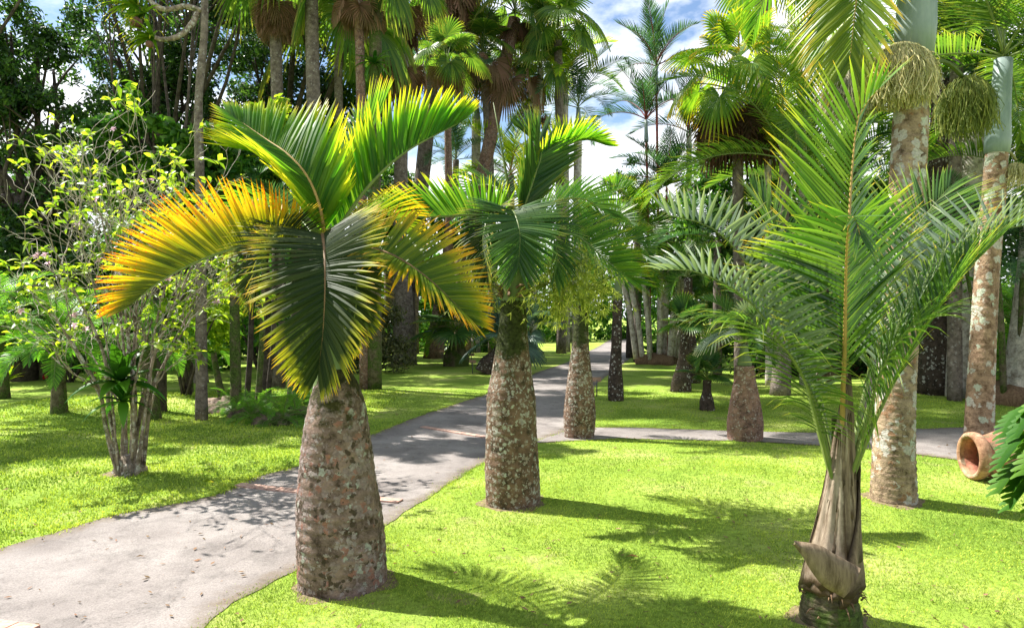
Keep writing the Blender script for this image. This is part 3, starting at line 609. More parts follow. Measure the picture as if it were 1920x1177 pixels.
# front fronds
fr1([(606, 470, -.02), (604, 440, -.22), (608, 462, -.55), (610, 530, -.70), (606, 620, -.72), (597, 695, -.66)], (0, -1, 0), 'shadegold', n=96, L=(.22, .34, .42, .41, .37, .3, .18), alpha=(84, 84, 78, 62, 42, 16), beta=(68, 66, 60), roll=(10, 6), width=.026, droop=.03, start=.14, rm='rachis_b', label='shade-dark frond with golden leaflet tips hanging over the trunk')
fr1([(616, 470, 0), (640, 450, -.1), (660, 485, -.22), (668, 560, -.26), (655, 640, -.25)], (.75, -.65, 0), 'shadegold', n=60, L=(.12, .2, .24, .2, .12), alpha=(85, 80, 60, 25), beta=(70, 60), width=.02, droop=.05)
fr1([(602, 470, 0), (565, 440, -.1), (520, 440, -.3), (490, 490, -.42), (480, 560, -.42)], (-.75, -.65, 0), 'shadegold', n=54, L=(.18, .3, .3, .25, .12), alpha=(85, 80, 60, 25), beta=(60, 55), width=.019, droop=.05)
fr1([(610, 465, .05), (640, 430, .3), (690, 400, .6), (740, 410, .9), (770, 450, 1.1)], (.6, .8, 0), 'orange2', n=50, L=(.2, .34, .34, .2), alpha=(80, 65, 30), beta=(55, 50), width=.02)
fr1([(600, 465, .05), (570, 420, .3), (520, 390, .6), (470, 390, .8), (430, 420, .95)], (-.7, .7, 0), 'bright', n=50, L=(.2, .34, .34, .2), alpha=(80, 65, 30), beta=(55, 50), width=.02)

# ---- second bottle palm
r2, q2 = root_at('bottle_palm', 962, 955, .23, 'bottle palm in the middle with white-speckled brown trunk and green flower sprays under its crown', 'palm')
trunk_px(r2, q2, [(916, 1012, 962), (911, 1013, 940), (909, 1012, 880), (912, 1007, 810), (912, 1004, 745), (920, 998, 705), (928, 992, 660), (935, 988, 610), (940, 986, 560), (942, 984, 545)], 'bark2', n=40, nrows=60, lump=.014, ringstep=.07, ringamp=.022)
trunk_px(r2, q2, [(938, 988, 550), (940, 986, 520), (944, 984, 480), (950, 978, 430), (958, 972, 400)], 'shaft_g', n=20, name='crownshaft')
def fr2(ctrl, out, mat, **kw): return add_frond(r2, q2, pxf(q2, ctrl), out, M[mat], M[kw.pop('rm', 'rachis')], **kw)
fr2([(964, 430, 0), (950, 410, 0), (900, 402, -.05), (840, 405, -.08), (770, 406, -.1), (712, 392, -.1)], (-1, 0, 0), 'bright', n=60, L=(.3, .36, .42, .4, .3, .14), alpha=(95, 70, 52, 40, 15), beta=(26, 22), width=.028, droop=.02, roll=(8,), label='green frond reaching left')
fr2([(966, 430, 0), (985, 380, -.1), (1004, 325, -.1), (1014, 282, -.05), (985, 240, 0)], (-1, 0, 0), 'mid', n=62, L=(.35, .5, .5, .4, .2), alpha=(22, 38, 45, 30), beta=(75, 65), roll=(-60, -50), width=.03, droop=.01, start=.08, label='upright frond folded like a half-open fan')
fr2([(968, 430, .05), (995, 370, .08), (1022, 310, .1), (1060, 275, .12), (1100, 262, .15), (1136, 272, .15)], (1, 0, 0), 'glow', n=62, L=(.3, .36, .34, .3, .14), alpha=(40, 55, 60, 22), beta=(50, 38, 40), roll=(30, 25), width=.028, droop=.03, label='bright frond curling over at the upper right')
fr2([(964, 440, -.02), (958, 400, -.3), (965, 400, -.55), (975, 440, -.72), (972, 500, -.72)], (0, -1, 0), 'mid', n=64, L=(.24, .38, .42, .38, .22), alpha=(85, 82, 62, 25), beta=(74, 70), width=.029, droop=.03)
fr2([(970, 440, 0), (1010, 415, -.2), (1050, 425, -.3), (1100, 455, -.38), (1150, 500, -.4), (1192, 530, -.4)], (1, -.3, 0), 'bright', n=56, L=(.2, .36, .4, .34, .2), alpha=(85, 76, 60, 25), beta=(68, 62), roll=(32, 30), width=.021, droop=.03, label='flat green frond reaching down to the right')
fr2([(970, 435, .03), (1005, 400, .15), (1050, 375, .3), (1100, 375, .45), (1150, 410, .55)], (1, .4, 0), 'mid', n=50, L=(.2, .36, .36, .2), alpha=(80, 65, 25), beta=(50, 45), width=.022)
fr2([(960, 440, 0), (935, 400, -.2), (915, 410, -.4), (905, 460, -.5), (912, 520, -.5)], (-.6, -.8, 0), 'shadegold', n=50, L=(.18, .3, .3, .18), alpha=(85, 70, 25), beta=(60, 55), width=.02)
fr2([(968, 440, 0), (1000, 410, -.25), (1030, 430, -.5), (1045, 475, -.6), (1040, 520, -.6)], (.6, -.8, 0), 'mid', n=50, L=(.18, .3, .3, .18), alpha=(85, 70, 25), beta=(60, 55), width=.02)
fr2([(964, 430, .05), (955, 380, .3), (930, 350, .5), (890, 350, .7), (860, 385, .8)], (-.6, .8, 0), 'mid', n=44, L=(.2, .36, .36, .2), alpha=(80, 65, 25), beta=(50, 45), width=.022)
mb = MB(); mb.tube(pxf(r2.location, [(966, 430, -.02), (950, 330, .0), (934, 250, .05), (925, 190, .1)]) and [w-q2 for w in pxf(q2, [(966, 430, -.02), (950, 330, 0), (936, 250, .03), (925, 192, .05)])], [.014, .012, .008, .002], 6)
mb.build('spear_leaf', M['rachis'], r2)
def spray(root, q, base, mid, tip, mat, nb=26, L=.35, sub=9, leaf=.02, name='flower_spray', thick=.006, hang=.4):
    mb = MB(); P, _ = spline([w-q for w in pxf(q, [base, mid, tip])], 14); mb.tube(P, [thick*1.8]*5+[thick*1.2]*5+[thick*.5]*4, 5)
    for i in range(nb):
        s = .3+.7*i/nb; p = P[min(int(s*13), 13)]
        d = Vector((rnd.gauss(0, 1), rnd.gauss(0, 1), rnd.gauss(0, .7))).normalized(); l = L*rnd.uniform(.5, 1); pp = [p.copy()]; dd = d.copy()
        for k in range(4): dd = (dd+Vector((0, 0, -hang*.25))).normalized(); pp.append(pp[-1]+dd*l/4)
        mb.tube(pp, [.0028, .0022, .0018, .0014, .001], 3, cap=False, cs=(0, rnd.random(), 0))
        for j in range(sub):
            b = pp[rnd.randint(1, 4)]; e = b+(dd+Vector((rnd.gauss(0, .8), rnd.gauss(0, .8), rnd.gauss(-hang, .5)))).normalized()*leaf*rnd.uniform(1.5, 4); w = Vector((rnd.gauss(0, 1), rnd.gauss(0, 1), 0)).normalized()*leaf*.14
            mb.add([b-w, b+w, e+w*1.6, e-w*1.6], [(0, 1, 2, 3)], [(rnd.random(), rnd.random(), 0)]*4)
    return mb.build(name, M[mat], root, smooth=False)
spray(r2, q2, (985, 548, -.1), (1050, 520, -.2), (1100, 480, -.1), 'spray', 90, .42, 34, .018)
spray(r2, q2, (985, 548, 0), (1050, 560, 0), (1140, 520, .2), 'spray', 80, .4, 34, .018)
spray(r2, q2, (945, 548, .0), (905, 520, -.05), (880, 470, 0), 'flower_g', 36, .3, 22)
spray(r2, q2, (945, 548, .1), (900, 560, .2), (870, 540, .3), 'flower_g', 30, .3, 20)
mb = MB()
for a in range(30):
    t = a*.7; p = Vector(((964-CX)/F*q2.y-q2.x, 0, W(0, 548, q2.y).z-q2.z)); c = p+Vector((math.cos(t)*.1, math.sin(t)*.1, rnd.uniform(-.05, .05)))
    e = c+Vector((math.cos(t+.6)*.09, math.sin(t+.6)*.09, rnd.uniform(-.02, .06))); mb.tube([c, (c+e)/2+Vector((0, 0, .01)), e], [.012, .01, .002], 5)
mb.build('dead_leaf_base', M['fibre'], r2)

# ---- young palm with dry sheaths on the right
r3, q3 = root_at('young_palm', 1556, 1188, .16, 'young feather palm on the right foreground wrapped in dry grey-brown leaf sheaths', 'palm')
trunk_px(r3, q3, [(1503, 1610, 1215), (1500, 1612, 1180), (1503, 1610, 1140), (1512, 1600, 1100), (1524, 1594, 1040), (1540, 1592, 980), (1554, 1590, 900), (1560, 1590, 840), (1560, 1592, 780)], 'bark9', n=28, nrows=50, ringstep=.03, ringamp=.05, lump=.02)
def px2z(py, d=None): return W(0, py, q3.y).z-q3.z
def cxr(z):      # centre and radius of the wrapped stem at height z
    tab = [(1215, 1556, .157), (1150, 1557, .162), (1090, 1557, .142), (1040, 1560, .118), (980, 1566, .09), (900, 1572, .064), (830, 1575, .052), (760, 1578, .043), (700, 1580, .034)]
    zz = [(px2z(a), (b-CX)/F*q3.y-q3.x, c) for a, b, c in tab]
    for (z0, x0, r0), (z1, x1, r1_) in zip(zz, zz[1:]):
        if z <= z1: t = max(0, (z-z0)/(z1-z0)); return x0+(x1-x0)*t, r0+(r1_-r0)*t
    return zz[-1][1], zz[-1][2]
def sheath(py0, py1, azc, halfw, off, mat='sheath', twist=0.0, flare=0.0, topw=.12, lab=None, tearing=.04):
    """a leaf base clasping the stem: wide at the bottom, narrowing upward; azimuth -90 deg faces the camera"""
    mb = MB(); nr, nc = 22, 15; vs = []; fs = []; cs = []; z0, z1 = px2z(py0), px2z(py1)
    for i in range(nr):
        t = i/(nr-1); z = z0+(z1-z0)*t; x, r = cxr(z); hw = math.radians(halfw)*((1-t)**.8*(1-topw)+topw)
        az = math.radians(azc+twist*t)
        for j in range(nc):
            u = j/(nc-1)*2-1; a = az+u*hw; rr = r+off+.010*(1-u*u)*t+flare*t**3+.006*abs(u)**3+rnd.uniform(-.001, .001)
            rr += .004*math.sin(u*9+t*3)
            zz = z-abs(u)**1.5*.05*(1-t)+(rnd.uniform(-tearing, tearing)*.4 if i in (0,) else 0)
            vs.append(Vector((x+math.cos(a)*rr, math.sin(a)*rr, zz))); cs.append((max(abs(u)**4, (1-t)**6, t**5)*.6, .5, 0))  # mask for the painted gap shade along sides, foot and tip
    n0 = len(vs)
    for i in range(nr):
        for j in range(nc): c = vs[i*nc+j]; x, r = cxr(c.z); d = Vector((c.x-x, c.y, 0)).normalized(); vs.append(c-d*.006)
    for i in range(nr-1):
        for j in range(nc-1):
            a = i*nc+j; fs.append((a, a+1, a+nc+1, a+nc)); fs.append((n0+a, n0+a+nc, n0+a+nc+1, n0+a+1))
    for i in range(nr-1):
        for j in (0, nc-1): a = i*nc+j; fs.append((a, a+nc, n0+a+nc, n0+a))
    for j in range(nc-1):
        for i in (0, nr-1): a = i*nc+j; fs.append((a, n0+a, n0+a+1, a+1))
    mb.add(vs, fs, cs+cs); o = mb.build('leaf_sheath', M[mat], r3)
    if lab: o['label'] = lab
    return o
sheath(1098, 930, 215, 75, .006, 'sheath_l', 10)
sheath(1100, 880, -20, 80, .008, 'sheath', -14)
sheath(1092, 850, 90, 85, .008, 'sheath', 10)
sheath(1085, 800, -140, 62, .014, 'sheath_l', 20)
sheath(1088, 900, -45, 72, .024, 'sheath', 38, lab='broad sheath crossing the front of the stem')
sheath(1020, 770, -85, 60, .012, 'sheath', 8)
sheath(1030, 850, -5, 60, .026, 'sheath', 12, flare=.02)
sheath(950, 730, -125, 70, .012, 'sheath_l', 20)
sheath(900, 690, -70, 60, .014, 'sheath', -10)
sheath(900, 720, 20, 70, .014, 'sheath', 10)
def blade(pts, w, mat, name, th=.008):
    mb = MB(); P, _ = spline([p-q3 for p in pts], 16); vs = []; fs = []
    for i, p in enumerate(P):
        t = i/15; T = (P[min(i+1, 15)]-P[max(i-1, 0)]).normalized(); S = T.cross(Vector((0, -1, 0))).normalized(); hw = lerp_list(w, t); Nn = Vector((0, -1, 0))
        for u in (-1, -.5, 0, .5, 1): vs.append(p+S*hw*u+Nn*(.02*(1-u*u)))
        for u in (1, .5, 0, -.5, -1): vs.append(p+S*hw*u+Nn*(.02*(1-u*u)-th))
    for i in range(15):
        for k in range(10): k2 = (k+1) % 10; fs.append((i*10+k, i*10+k2, (i+1)*10+k2, (i+1)*10+k))
    fs.append(tuple(range(10))); fs.append(tuple(150+k for k in range(10))[::-1])
    mb.add(vs, fs); return mb.build(name, M[mat], r3)
dd3 = -.19
o = blade([W(1598, 1092, q3.y+dd3), W(1560, 1070, q3.y+dd3-.02), W(1525, 1038, q3.y+dd3-.02), W(1488, 1016, q3.y+dd3-.01)], [.085, .085, .06, .008], 'sheath', 'leaf_sheath'); o['label'] = 'pointed dead leaf base sticking out to the left'
mb = MB()
for i in range(26):
    a = rnd.uniform(0, 2*PI); z = px2z(rnd.uniform(1080, 1160)); x, r = cxr(z); b = Vector((x+math.cos(a)*(r+.0), math.sin(a)*r, z)); e = b+Vector((math.cos(a)*rnd.uniform(.02, .06), math.sin(a)*.04, rnd.uniform(-.06, .03)))
    mb = MB(); mb.tube([b, (b+e)/2+Vector((0, 0, .01)), e], [.005, .004, .001], 4); mb.build('loose_fibre', M['fibre'], r3)
def fr3(ctrl, out, mat, **kw): return add_frond(r3, q3, pxf(q3, ctrl), out, M[mat], M[kw.pop('rm', 'rachis')], **kw)
# petioles run up out of the sheaths, long narrow leaflets
fr3([(1576, 900, 0), (1583, 760, -.02), (1588, 600, .02), (1592, 420, .1), (1600, 290, .14), (1612, 212, .12), (1650, 165, .0)], (.3, -1, 0), 'feather', n=46, L=(.34, .6, .7, .66, .55, .42, .2), alpha=(52, 50, 52, 52, 45, 25), beta=(72, 76, 70), roll=(14, 18), width=.027, droop=.035, start=.34, r0=.018, rm='rachis_y', label='tallest upright frond with an ochre midrib')
fr3([(1578, 900, -.03), (1580, 760, -.07), (1584, 640, -.2), (1586, 520, -.3), (1590, 430, -.42), (1602, 405, -.52), (1612, 440, -.58)], (.2, -1, 0), 'feather', n=44, L=(.25, .5, .62, .5, .26, .15), alpha=(55, 52, 55, 60, 50, 20), beta=(78, 80), roll=(0,), width=.025, droop=.05, start=.36, r0=.017, rm='rachis_y', label='front frond whose pale tip curls over in a small fan')
fr3([(1572, 940, 0), (1535, 770, .02), (1480, 640, .02), (1420, 520, 0), (1340, 430, -.05), (1250, 402, -.08)], (-1, 0, 0), 'silver', n=38, L=(.2, .36, .42, .36, .28, .18), alpha=(60, 70, 80, 84, 50), beta=(45, 40), roll=(-12, -10), width=.024, droop=.03, start=.34, r0=.013, label='pale silvery frond arching left')
fr3([(1580, 940, 0), (1630, 760, .05), (1680, 640, .1), (1760, 520, .15), (1850, 440, .2), (1935, 420, .2)], (1, 0, 0), 'silver', n=40, L=(.2, .36, .44, .4, .34, .2), alpha=(60, 70, 80, 84, 50), beta=(45, 40), roll=(12, 10), width=.025, droop=.03, start=.34, r0=.013, label='pale silvery frond arching right')
fr3([(1572, 940, 0), (1530, 760, -.1), (1470, 650, -.16), (1400, 560, -.2), (1310, 510, -.22), (1235, 505, -.2)], (-1, -.3, 0), 'silver', n=38, L=(.2, .34, .38, .32, .24, .14), alpha=(60, 70, 75, 45), beta=(55, 50), roll=(-15,), width=.024, droop=.1, start=.34, r0=.012)
fr3([(1580, 940, 0), (1640, 790, -.05), (1690, 690, -.08), (1745, 600, -.1), (1800, 520, -.1), (1880, 440, -.1)], (1, -.3, 0), 'feather', n=52, L=(.24, .42, .5, .42, .3, .16), alpha=(48, 44, 40, 25), beta=(66, 60), roll=(10,), width=.02, droop=.08, start=.34, r0=.014)
fr3([(1566, 890, .08), (1540, 760, .25), (1500, 600, .4), (1460, 450, .5), (1410, 360, .55)], (-.6, .8, 0), 'feather', n=50, L=(.24, .5, .55, .4, .16), alpha=(50, 48, 45, 25), beta=(70, 65), width=.021, droop=.08, start=.36)
fr3([(1590, 890, .08), (1620, 740, .25), (1660, 580, .42), (1710, 440, .55), (1780, 350, .62)], (.6, .8, 0), 'feather', n=50, L=(.24, .5, .6, .45, .16), alpha=(50, 48, 45, 25), beta=(70, 65), width=.022, droop=.08, start=.36)
fr3([(1572, 940, 0), (1535, 800, -.14), (1510, 715, -.22), (1470, 650, -.3), (1400, 600, -.36), (1330, 590, -.4)], (-1, -.6, 0), 'olive', n=40, L=(.2, .4, .45, .35, .2), alpha=(75, 70, 55, 25), beta=(84, 80), roll=(-12,), width=.014, droop=.22, start=.3, r0=.012)
fr3([(1580, 940, 0), (1625, 800, -.14), (1650, 700, -.22), (1700, 620, -.32), (1770, 580, -.4)], (1, -.6, 0), 'olive', n=40, L=(.2, .4, .45, .35, .2), alpha=(75, 70, 55, 25), beta=(84, 80), roll=(12,), width=.014, droop=.2, start=.3, r0=.012)
fr3([(1572, 940, 0), (1530, 790, .1), (1500, 690, .16), (1450, 600, .2), (1380, 550, .25)], (-1, .3, 0), 'feather', n=44, L=(.2, .4, .42, .3, .16), alpha=(65, 60, 50, 25), beta=(75, 70), width=.016, droop=.15, start=.3)

# ---- jar and split-leaf plant at the right edge
jp = G(1835, 905); J = empty('clay_jar', jp+Vector((.36, .25, .0)), 'terracotta jar lying on its side on the lawn with its open mouth turned left', 'jar')
J.scale = (.92, .92, .92)
def lathe_axis(prof, ax, X, n=40):
    mb = MB(); ax = Vector(ax).normalized(); X = Vector(X).normalized(); Y = ax.cross(X); vs = []; fs = []
    for a, r in prof:
        for k in range(n): t = 2*PI*k/n; vs.append(ax*a+X*math.cos(t)*r+Y*math.sin(t)*r)
    for i in range(len(prof)-1):
        for k in range(n): k2 = (k+1) % n; fs.append((i*n+k, i*n+k2, (i+1)*n+k2, (i+1)*n+k))
    mb.add(vs, fs); return mb
M['clay'] = barkmat('terracotta', (.32, .13, .085), (.2, .08, .05), [((.4, .24, .17), 6, 1.15), ((.2, .15, .08), 10, 1.1)], moss=((.12, .11, .05), .6), scale=1.2, bump=.25, rough=.8)
M['clay_rim'] = barkmat('terracotta_rim', (.32, .18, .11), (.18, .09, .05), [((.42, .32, .22), 14, 1.1)], scale=.8, bump=.2, rough=.85)
axj = Vector((.985, -.1, .03)); zc = .225
body = lathe_axis([(.02, .215), (.09, .205), (.15, .215), (.28, .26), (.46, .31), (.7, .335), (.95, .31), (1.12, .23), (1.2, .1), (1.21, .0), (1.18, 0), (1.17, .09), (1.09, .2), (.93, .28), (.7, .305), (.46, .28), (.28, .23), (.15, .188), (.09, .18), (.02, .185), (.02, .215)], axj, (0, 0, 1))
body.build('body', M['clay'], J).location = (-.35, -.1, zc+.02)
rim = lathe_axis([(-.02, .19), (-.035, .205), (-.035, .225), (-.015, .245), (.03, .25), (.07, .238), (.095, .215), (.1, .206), (.08, .2), (.06, .188), (-.02, .19)], axj, (0, 0, 1))
rim.build('rim', M['clay_rim'], J).location = (-.35, -.1, zc+.02)

def split_leaf(mb, base, tip, width, side):
    """deeply lobed leaf from base to tip, lobes on both sides"""
    A = Vector(base); Bp = Vector(tip); T = (Bp-A).normalized(); S = Vector(side); S = (S-T*S.dot(T)).normalized(); N = S.cross(T); Lx = (Bp-A).length; r_ = rnd.random(); n = 7
    def P(u, v): return A+T*(Lx*u)+S*(width*v)+N*(-.35*width*abs(v)**1.5)+Vector((0, 0, -.25*Lx*u*u))
    for k in range(n):
        u0 = .05+.9*k/n; u1 = u0+.9/n*.85; wv = math.sin(PI*(.15+.75*(k+.5)/n))**.7
        for s in (-1, 1):
            vs = [P(u0, 0), P(u1+.03, 0), P(u1+.06, s*wv*.5), P(u0+.03, s*wv*.5), P(u1+.13, s*wv*.85), P(u0+.13, s*wv*.85), P(u0+.22, s*wv)]
            mb.add(vs, [(0, 1, 2, 3), (3, 2, 4, 5), (5, 4, 6)], [(0, r_, 0), (0, r_, 0), (.5, r_, 0), (.5, r_, 0), (.8, r_, 0), (.8, r_, 0), (1, r_, 0)])
pp = GX(2010, 5.0); PL = empty('split_leaf_plant', pp, 'glossy green split-leaf plant hanging over the jar at the right edge', 'plant')
M['gloss'] = leafmat('leaf_gloss_green', [(0, (.025, .08, .008)), (1, (.06, .16, .01))], trans=.35, rough=.42, spec=.4)
for (x, y, d, w) in [(1880, 800, 5.1, .15), (1895, 900, 4.75, .16), (1905, 840, 4.9, .16), (1872, 858, 4.85, .13), (1868, 905, 4.8, .14), (1890, 935, 4.7, .13), (1905, 800, 4.9, .14), (1915, 870, 4.6, .14), (1880, 830, 5.2, .14), (1935, 950, 4.6, .15), (1925, 770, 5.0, .14)]:
    mb = MB(); b = pp+Vector((.05, 0, .75)); t = W(x, y, d); m_ = (b+t)/2+Vector((.05, 0, .22)); P, _ = spline([v-pp for v in (b, m_, t+Vector((.28, .05, .18)))], 8); sb = MB(); sb.tube(P, .007, 5)
    split_leaf(mb, P[-1], t-pp, w, (0, -1, .4)); o = mb.build('leaf', M['gloss'], PL, smooth=False); sb.build('leaf_stalk', M['rachis'], o)
mb = MB(); mb.tube([(0, 0, -.02), (.03, 0, .4), (.05, 0, .78)], [.05, .04, .03], 8); mb.build('stem', M['rachis_b'], PL)

# ================================================================== SHARED PALM PIECES
feather_set('bottle', 'mid', 'rachis', 1.35, [(78, 70), (62, 105), (45, 120), (22, 110)], n=46, L=(.2, .36, .4, .34, .16), alpha=(80, 72, 55, 22), beta=(52, 46), width=.024, droop=.03, seg=3, fold=0)
feather_set('bottle_l', 'bright', 'rachis', 1.35, [(78, 70), (60, 105), (45, 120), (22, 110)], n=46, L=(.2, .36, .4, .34, .16), alpha=(80, 72, 55, 22), beta=(52, 46), width=.024, droop=.03, seg=3, fold=0)
feather_set('royal', 'bluegreen', 'rachis', 2.3, [(80, 50), (60, 75), (40, 85), (15, 75)], n=44, L=(.3, .5, .5, .4, .2), alpha=(75, 68, 55, 25), beta=(66, 60), width=.035, droop=.12, seg=3, fold=0)
feather_set('big', 'olive', 'rachis', 2.6, [(80, 60), (60, 85), (40, 100), (15, 80)], n=56, L=(.35, .6, .65, .5, .25), alpha=(62, 60, 50, 25), beta=(66, 60), width=.03, droop=.16, seg=3, fold=0)
feather_set('bigg', 'bright', 'rachis', 2.6, [(78, 60), (58, 85), (38, 100), (12, 80)], n=56, L=(.35, .6, .65, .5, .25), alpha=(62, 60, 50, 25), beta=(66, 60), width=.03, droop=.16, seg=3, fold=0)
feather_set('date', 'fern', 'rachis', 1.25, [(70, 70), (50, 90), (30, 95), (8, 80)], n=56, L=(.14, .24, .26, .2, .1), alpha=(70, 65, 50, 22), beta=(70, 65), width=.011, droop=.14, seg=2, fold=0)
feather_set('yellow', 'yellowgreen', 'rachis_y', 1.7, [(80, 40), (62, 65), (42, 80), (20, 80)], n=40, L=(.25, .42, .42, .32, .16), alpha=(55, 52, 45, 22), beta=(70, 60), width=.03, droop=.06, seg=3, fold=0)
feather_set('stiff', 'bluegreen', 'redstem', 1.4, [(84, 22), (70, 40), (52, 60), (32, 70)], n=30, L=(.3, .42, .4, .3, .18), alpha=(50, 48, 42, 20), beta=(70, 62), width=.026, droop=.05, seg=3, fold=0)
def fan_set(key, mat, R, specs, **kw):
    PROTO[key] = [fan_mesh(mat, R, e=e, tiltd=t, droop=dr, **kw) for (e, t, dr) in specs]
fan_set('fan', 'olive', .85, [(75, 0, .2), (45, 20, .5), (15, 40, .8), (-15, 60, 1.0)], petiole=.9)
fan_set('fan_y', 'yellow', .6, [(65, 10, .4), (38, 30, .6), (12, 45, .8), (-15, 65, .9)], petiole=1.0)
fan_set('fan_g', 'mid', .5, [(75, 0, .1), (50, 5, .2), (25, 10, .3), (5, 15, .4)], petiole=.45, cone=.35)
fan_set('fan_b', 'blue', .75, [(75, 0, .1), (50, 10, .3), (25, 20, .4), (0, 30, .5)], petiole=.8, cone=.3)
fan_set('fan_d', 'brown', .75, [(-45, 75, .5), (-60, 60, .4), (-70, 50, .3), (-78, 40, .2)], petiole=.45, span=200, cone=.9, nseg=30)
fan_set('fan_dd', 'darkbrown', .6, [(-45, 75, .5), (-62, 60, .4), (-74, 50, .3)], petiole=.35, span=200, cone=.9, nseg=26)
fan_set('fan_s', 'silver', .8, [(72, 0, .2), (45, 10, .5), (20, 30, .7), (0, 40, .9)], petiole=.8)

def palm(label, ctrl, d, rad, bark, sets, base=None, group=None, shaft=None, n=12, ringstep=0, ringamp=0, cat='palm', name='palm', dcurve=None, lump=.02, skirt=None, hub=None, kind_name='frond', shaftmat='shaft', swell=None):
    """ctrl: trunk centre line in photo pixels bottom to top; rad: radii in metres; base=(px,py) of the foot or None -> ground at depth d"""
    if base: g = G(*base); d = g.y+rad[0]; q = GX(base[0], d)
    else: q = GX(ctrl[0][0], d)
    q.z -= .03; root = empty(name, q, label, cat, group)
    P = [Vector((0, 0, 0))]+[W(a, b, d+(c[0] if c else 0))-q for a, b, *c in ctrl]
    if P[1].z <= .05: P.pop(1)
    r = smooth_list(rad, 12) if len(rad) > 2 else rad
    Lt = sum((b-a).length for a, b in zip(P, P[1:]))
    mb, PP = trunk_mb(P, r, 18 if d < 12 else 12, 44 if d < 12 else 24, .05, ringstep, ringamp); mb.build('trunk', M[bark], root)
    top = PP[-1]
    if shaft:
        T = (PP[-1]-PP[-3]).normalized(); L_, r0, r1_ = shaft; s = MB()
        s.tube([top-T*.02, top+T*L_*.12, top+T*L_*.4, top+T*L_*.75, top+T*L_], [r0, r0*1.08, (r0+r1_)/2*1.02, r1_*1.05, r1_], 18); s.build('crownshaft', M[shaftmat], root); top = top+T*L_
    for st in sets:
        key, cnt, sc = st[:3]; off = st[3] if len(st) > 3 else 0; low = st[4] if len(st) > 4 else 0
        fan = key.startswith('fan'); nm = 'fan_leaf' if fan else 'frond'
        if key in ('fan_d', 'fan_dd'): nm = 'dead_leaf'
        place_fronds(root, top+Vector((0, 0, off)), key, cnt, sc, rnd.uniform(0, 6), name=nm, sub='petiole' if fan else 'rachis', low=low)
    return root, q, top
# ---- swollen and slim palms standing on the lawns
R3, Q3, T3 = palm('third bottle palm along the path, slimmer, with spotted brown bark, behind the flower sprays', [(1087, 760), (1088, 660), (1092, 570)], 0, [.2, .225, .2, .16, .12, .1, .09], 'bark2', [('bottle', 12, .82)], base=(1086, 823), shaft=(.7, .1, .05), ringstep=.08, ringamp=.02, name='bottle_palm', shaftmat='shaft_g')
palm('bottle palm with reddish brown trunk by the side path, left of the young palm', [(1397, 750), (1396, 685)], 0, [.225, .235, .2, .15, .12], 'bark3', [('bottle', 9, .6), ('fan_s', 3, .45)], base=(1397, 828), shaft=(.28, .09, .05), ringstep=.05, ringamp=.02, name='bottle_palm', shaftmat='shaft_g')
palm('slim dark palm with white lichen and bulb-shaped foot, right of the main path', [(1154, 700), (1156, 640), (1158, 560)], 0, [.15, .15, .12, .1, .1, .09, .09], 'bark5', [('bottle_l', 10, .8)], base=(1155, 752), shaft=(.5, .09, .05), name='palm', shaftmat='shaft_g')
palm('dark bulb-footed fan palm leaning slightly right, nearer of the two beside the stem cluster', [(1280, 690), (1284, 640), (1285, 615)], 0, [.22, .2, .13, .1, .1, .1], 'bark5', [('fan_g', 12, .75)], base=(1276, 735), name='fan_palm')
palm('second dark bulb-footed palm half hidden behind the nearer fan palm', [(1294, 670), (1292, 610), (1290, 520)], 0, [.2, .2, .13, .1, .1], 'bark5', [('bottle', 9, .8)], base=(1298, 718), name='palm')
palm('small young fan palm with green pleated fans on the shaded lawn', [(1325, 745), (1326, 712)], 0, [.13, .12, .07, .07], 'bark5', [('fan_g', 11, .6)], base=(1326, 770), name='fan_palm')
palm('small palm with thick dark mossy foot and green fans left of the path', [(856, 660), (858, 630)], 0, [.42, .42, .25, .24], 'bark9', [('fan_g', 12, 1.9), ('bottle_l', 4, 1.2, 0, 2)], base=(855, 687), name='fan_palm')
palm('silver-blue fan palm with a dark bulbous foot, partly behind the middle bottle palm', [(930, 680), (945, 650)], 0, [.5, .45, .28, .22], 'bark5', [('fan_b', 12, .85)], base=(922, 702), name='fan_palm')
palm('silver-blue fan palm just right of the middle bottle palm', [(995, 650), (995, 625)], 0, [.2, .2, .17], 'bark9', [('fan_b', 10, .8)], base=(992, 680), name='fan_palm')
palm('tall palm with a thick brown mottled foot behind the shrub, left of the leaning one', [(758, 640), (756, 560), (752, 430), (752, 300), (756, 160), (757, 20)], 0, [.42, .33, .26, .24, .22, .2, .17, .15], 'bark7', [('fan', 12, 1.15, .6), ('fan_d', 14, .85, .2), ('fan_d', 12, .95, -1.7), ('fan_dd', 8, .9, -.5)], base=(758, 684), name='tall_fan_palm')
palm('palm whose reddish foot leans right on the far lawn before straightening into a thin stem', [(822, 610), (832, 540), (842, 430), (840, 260), (838, 120)], 0, [.38, .3, .2, .15, .14, .12, .11], 'bark3', [('fan', 12, 1.0), ('fan_d', 6, .9)], base=(812, 672), name='tall_fan_palm')
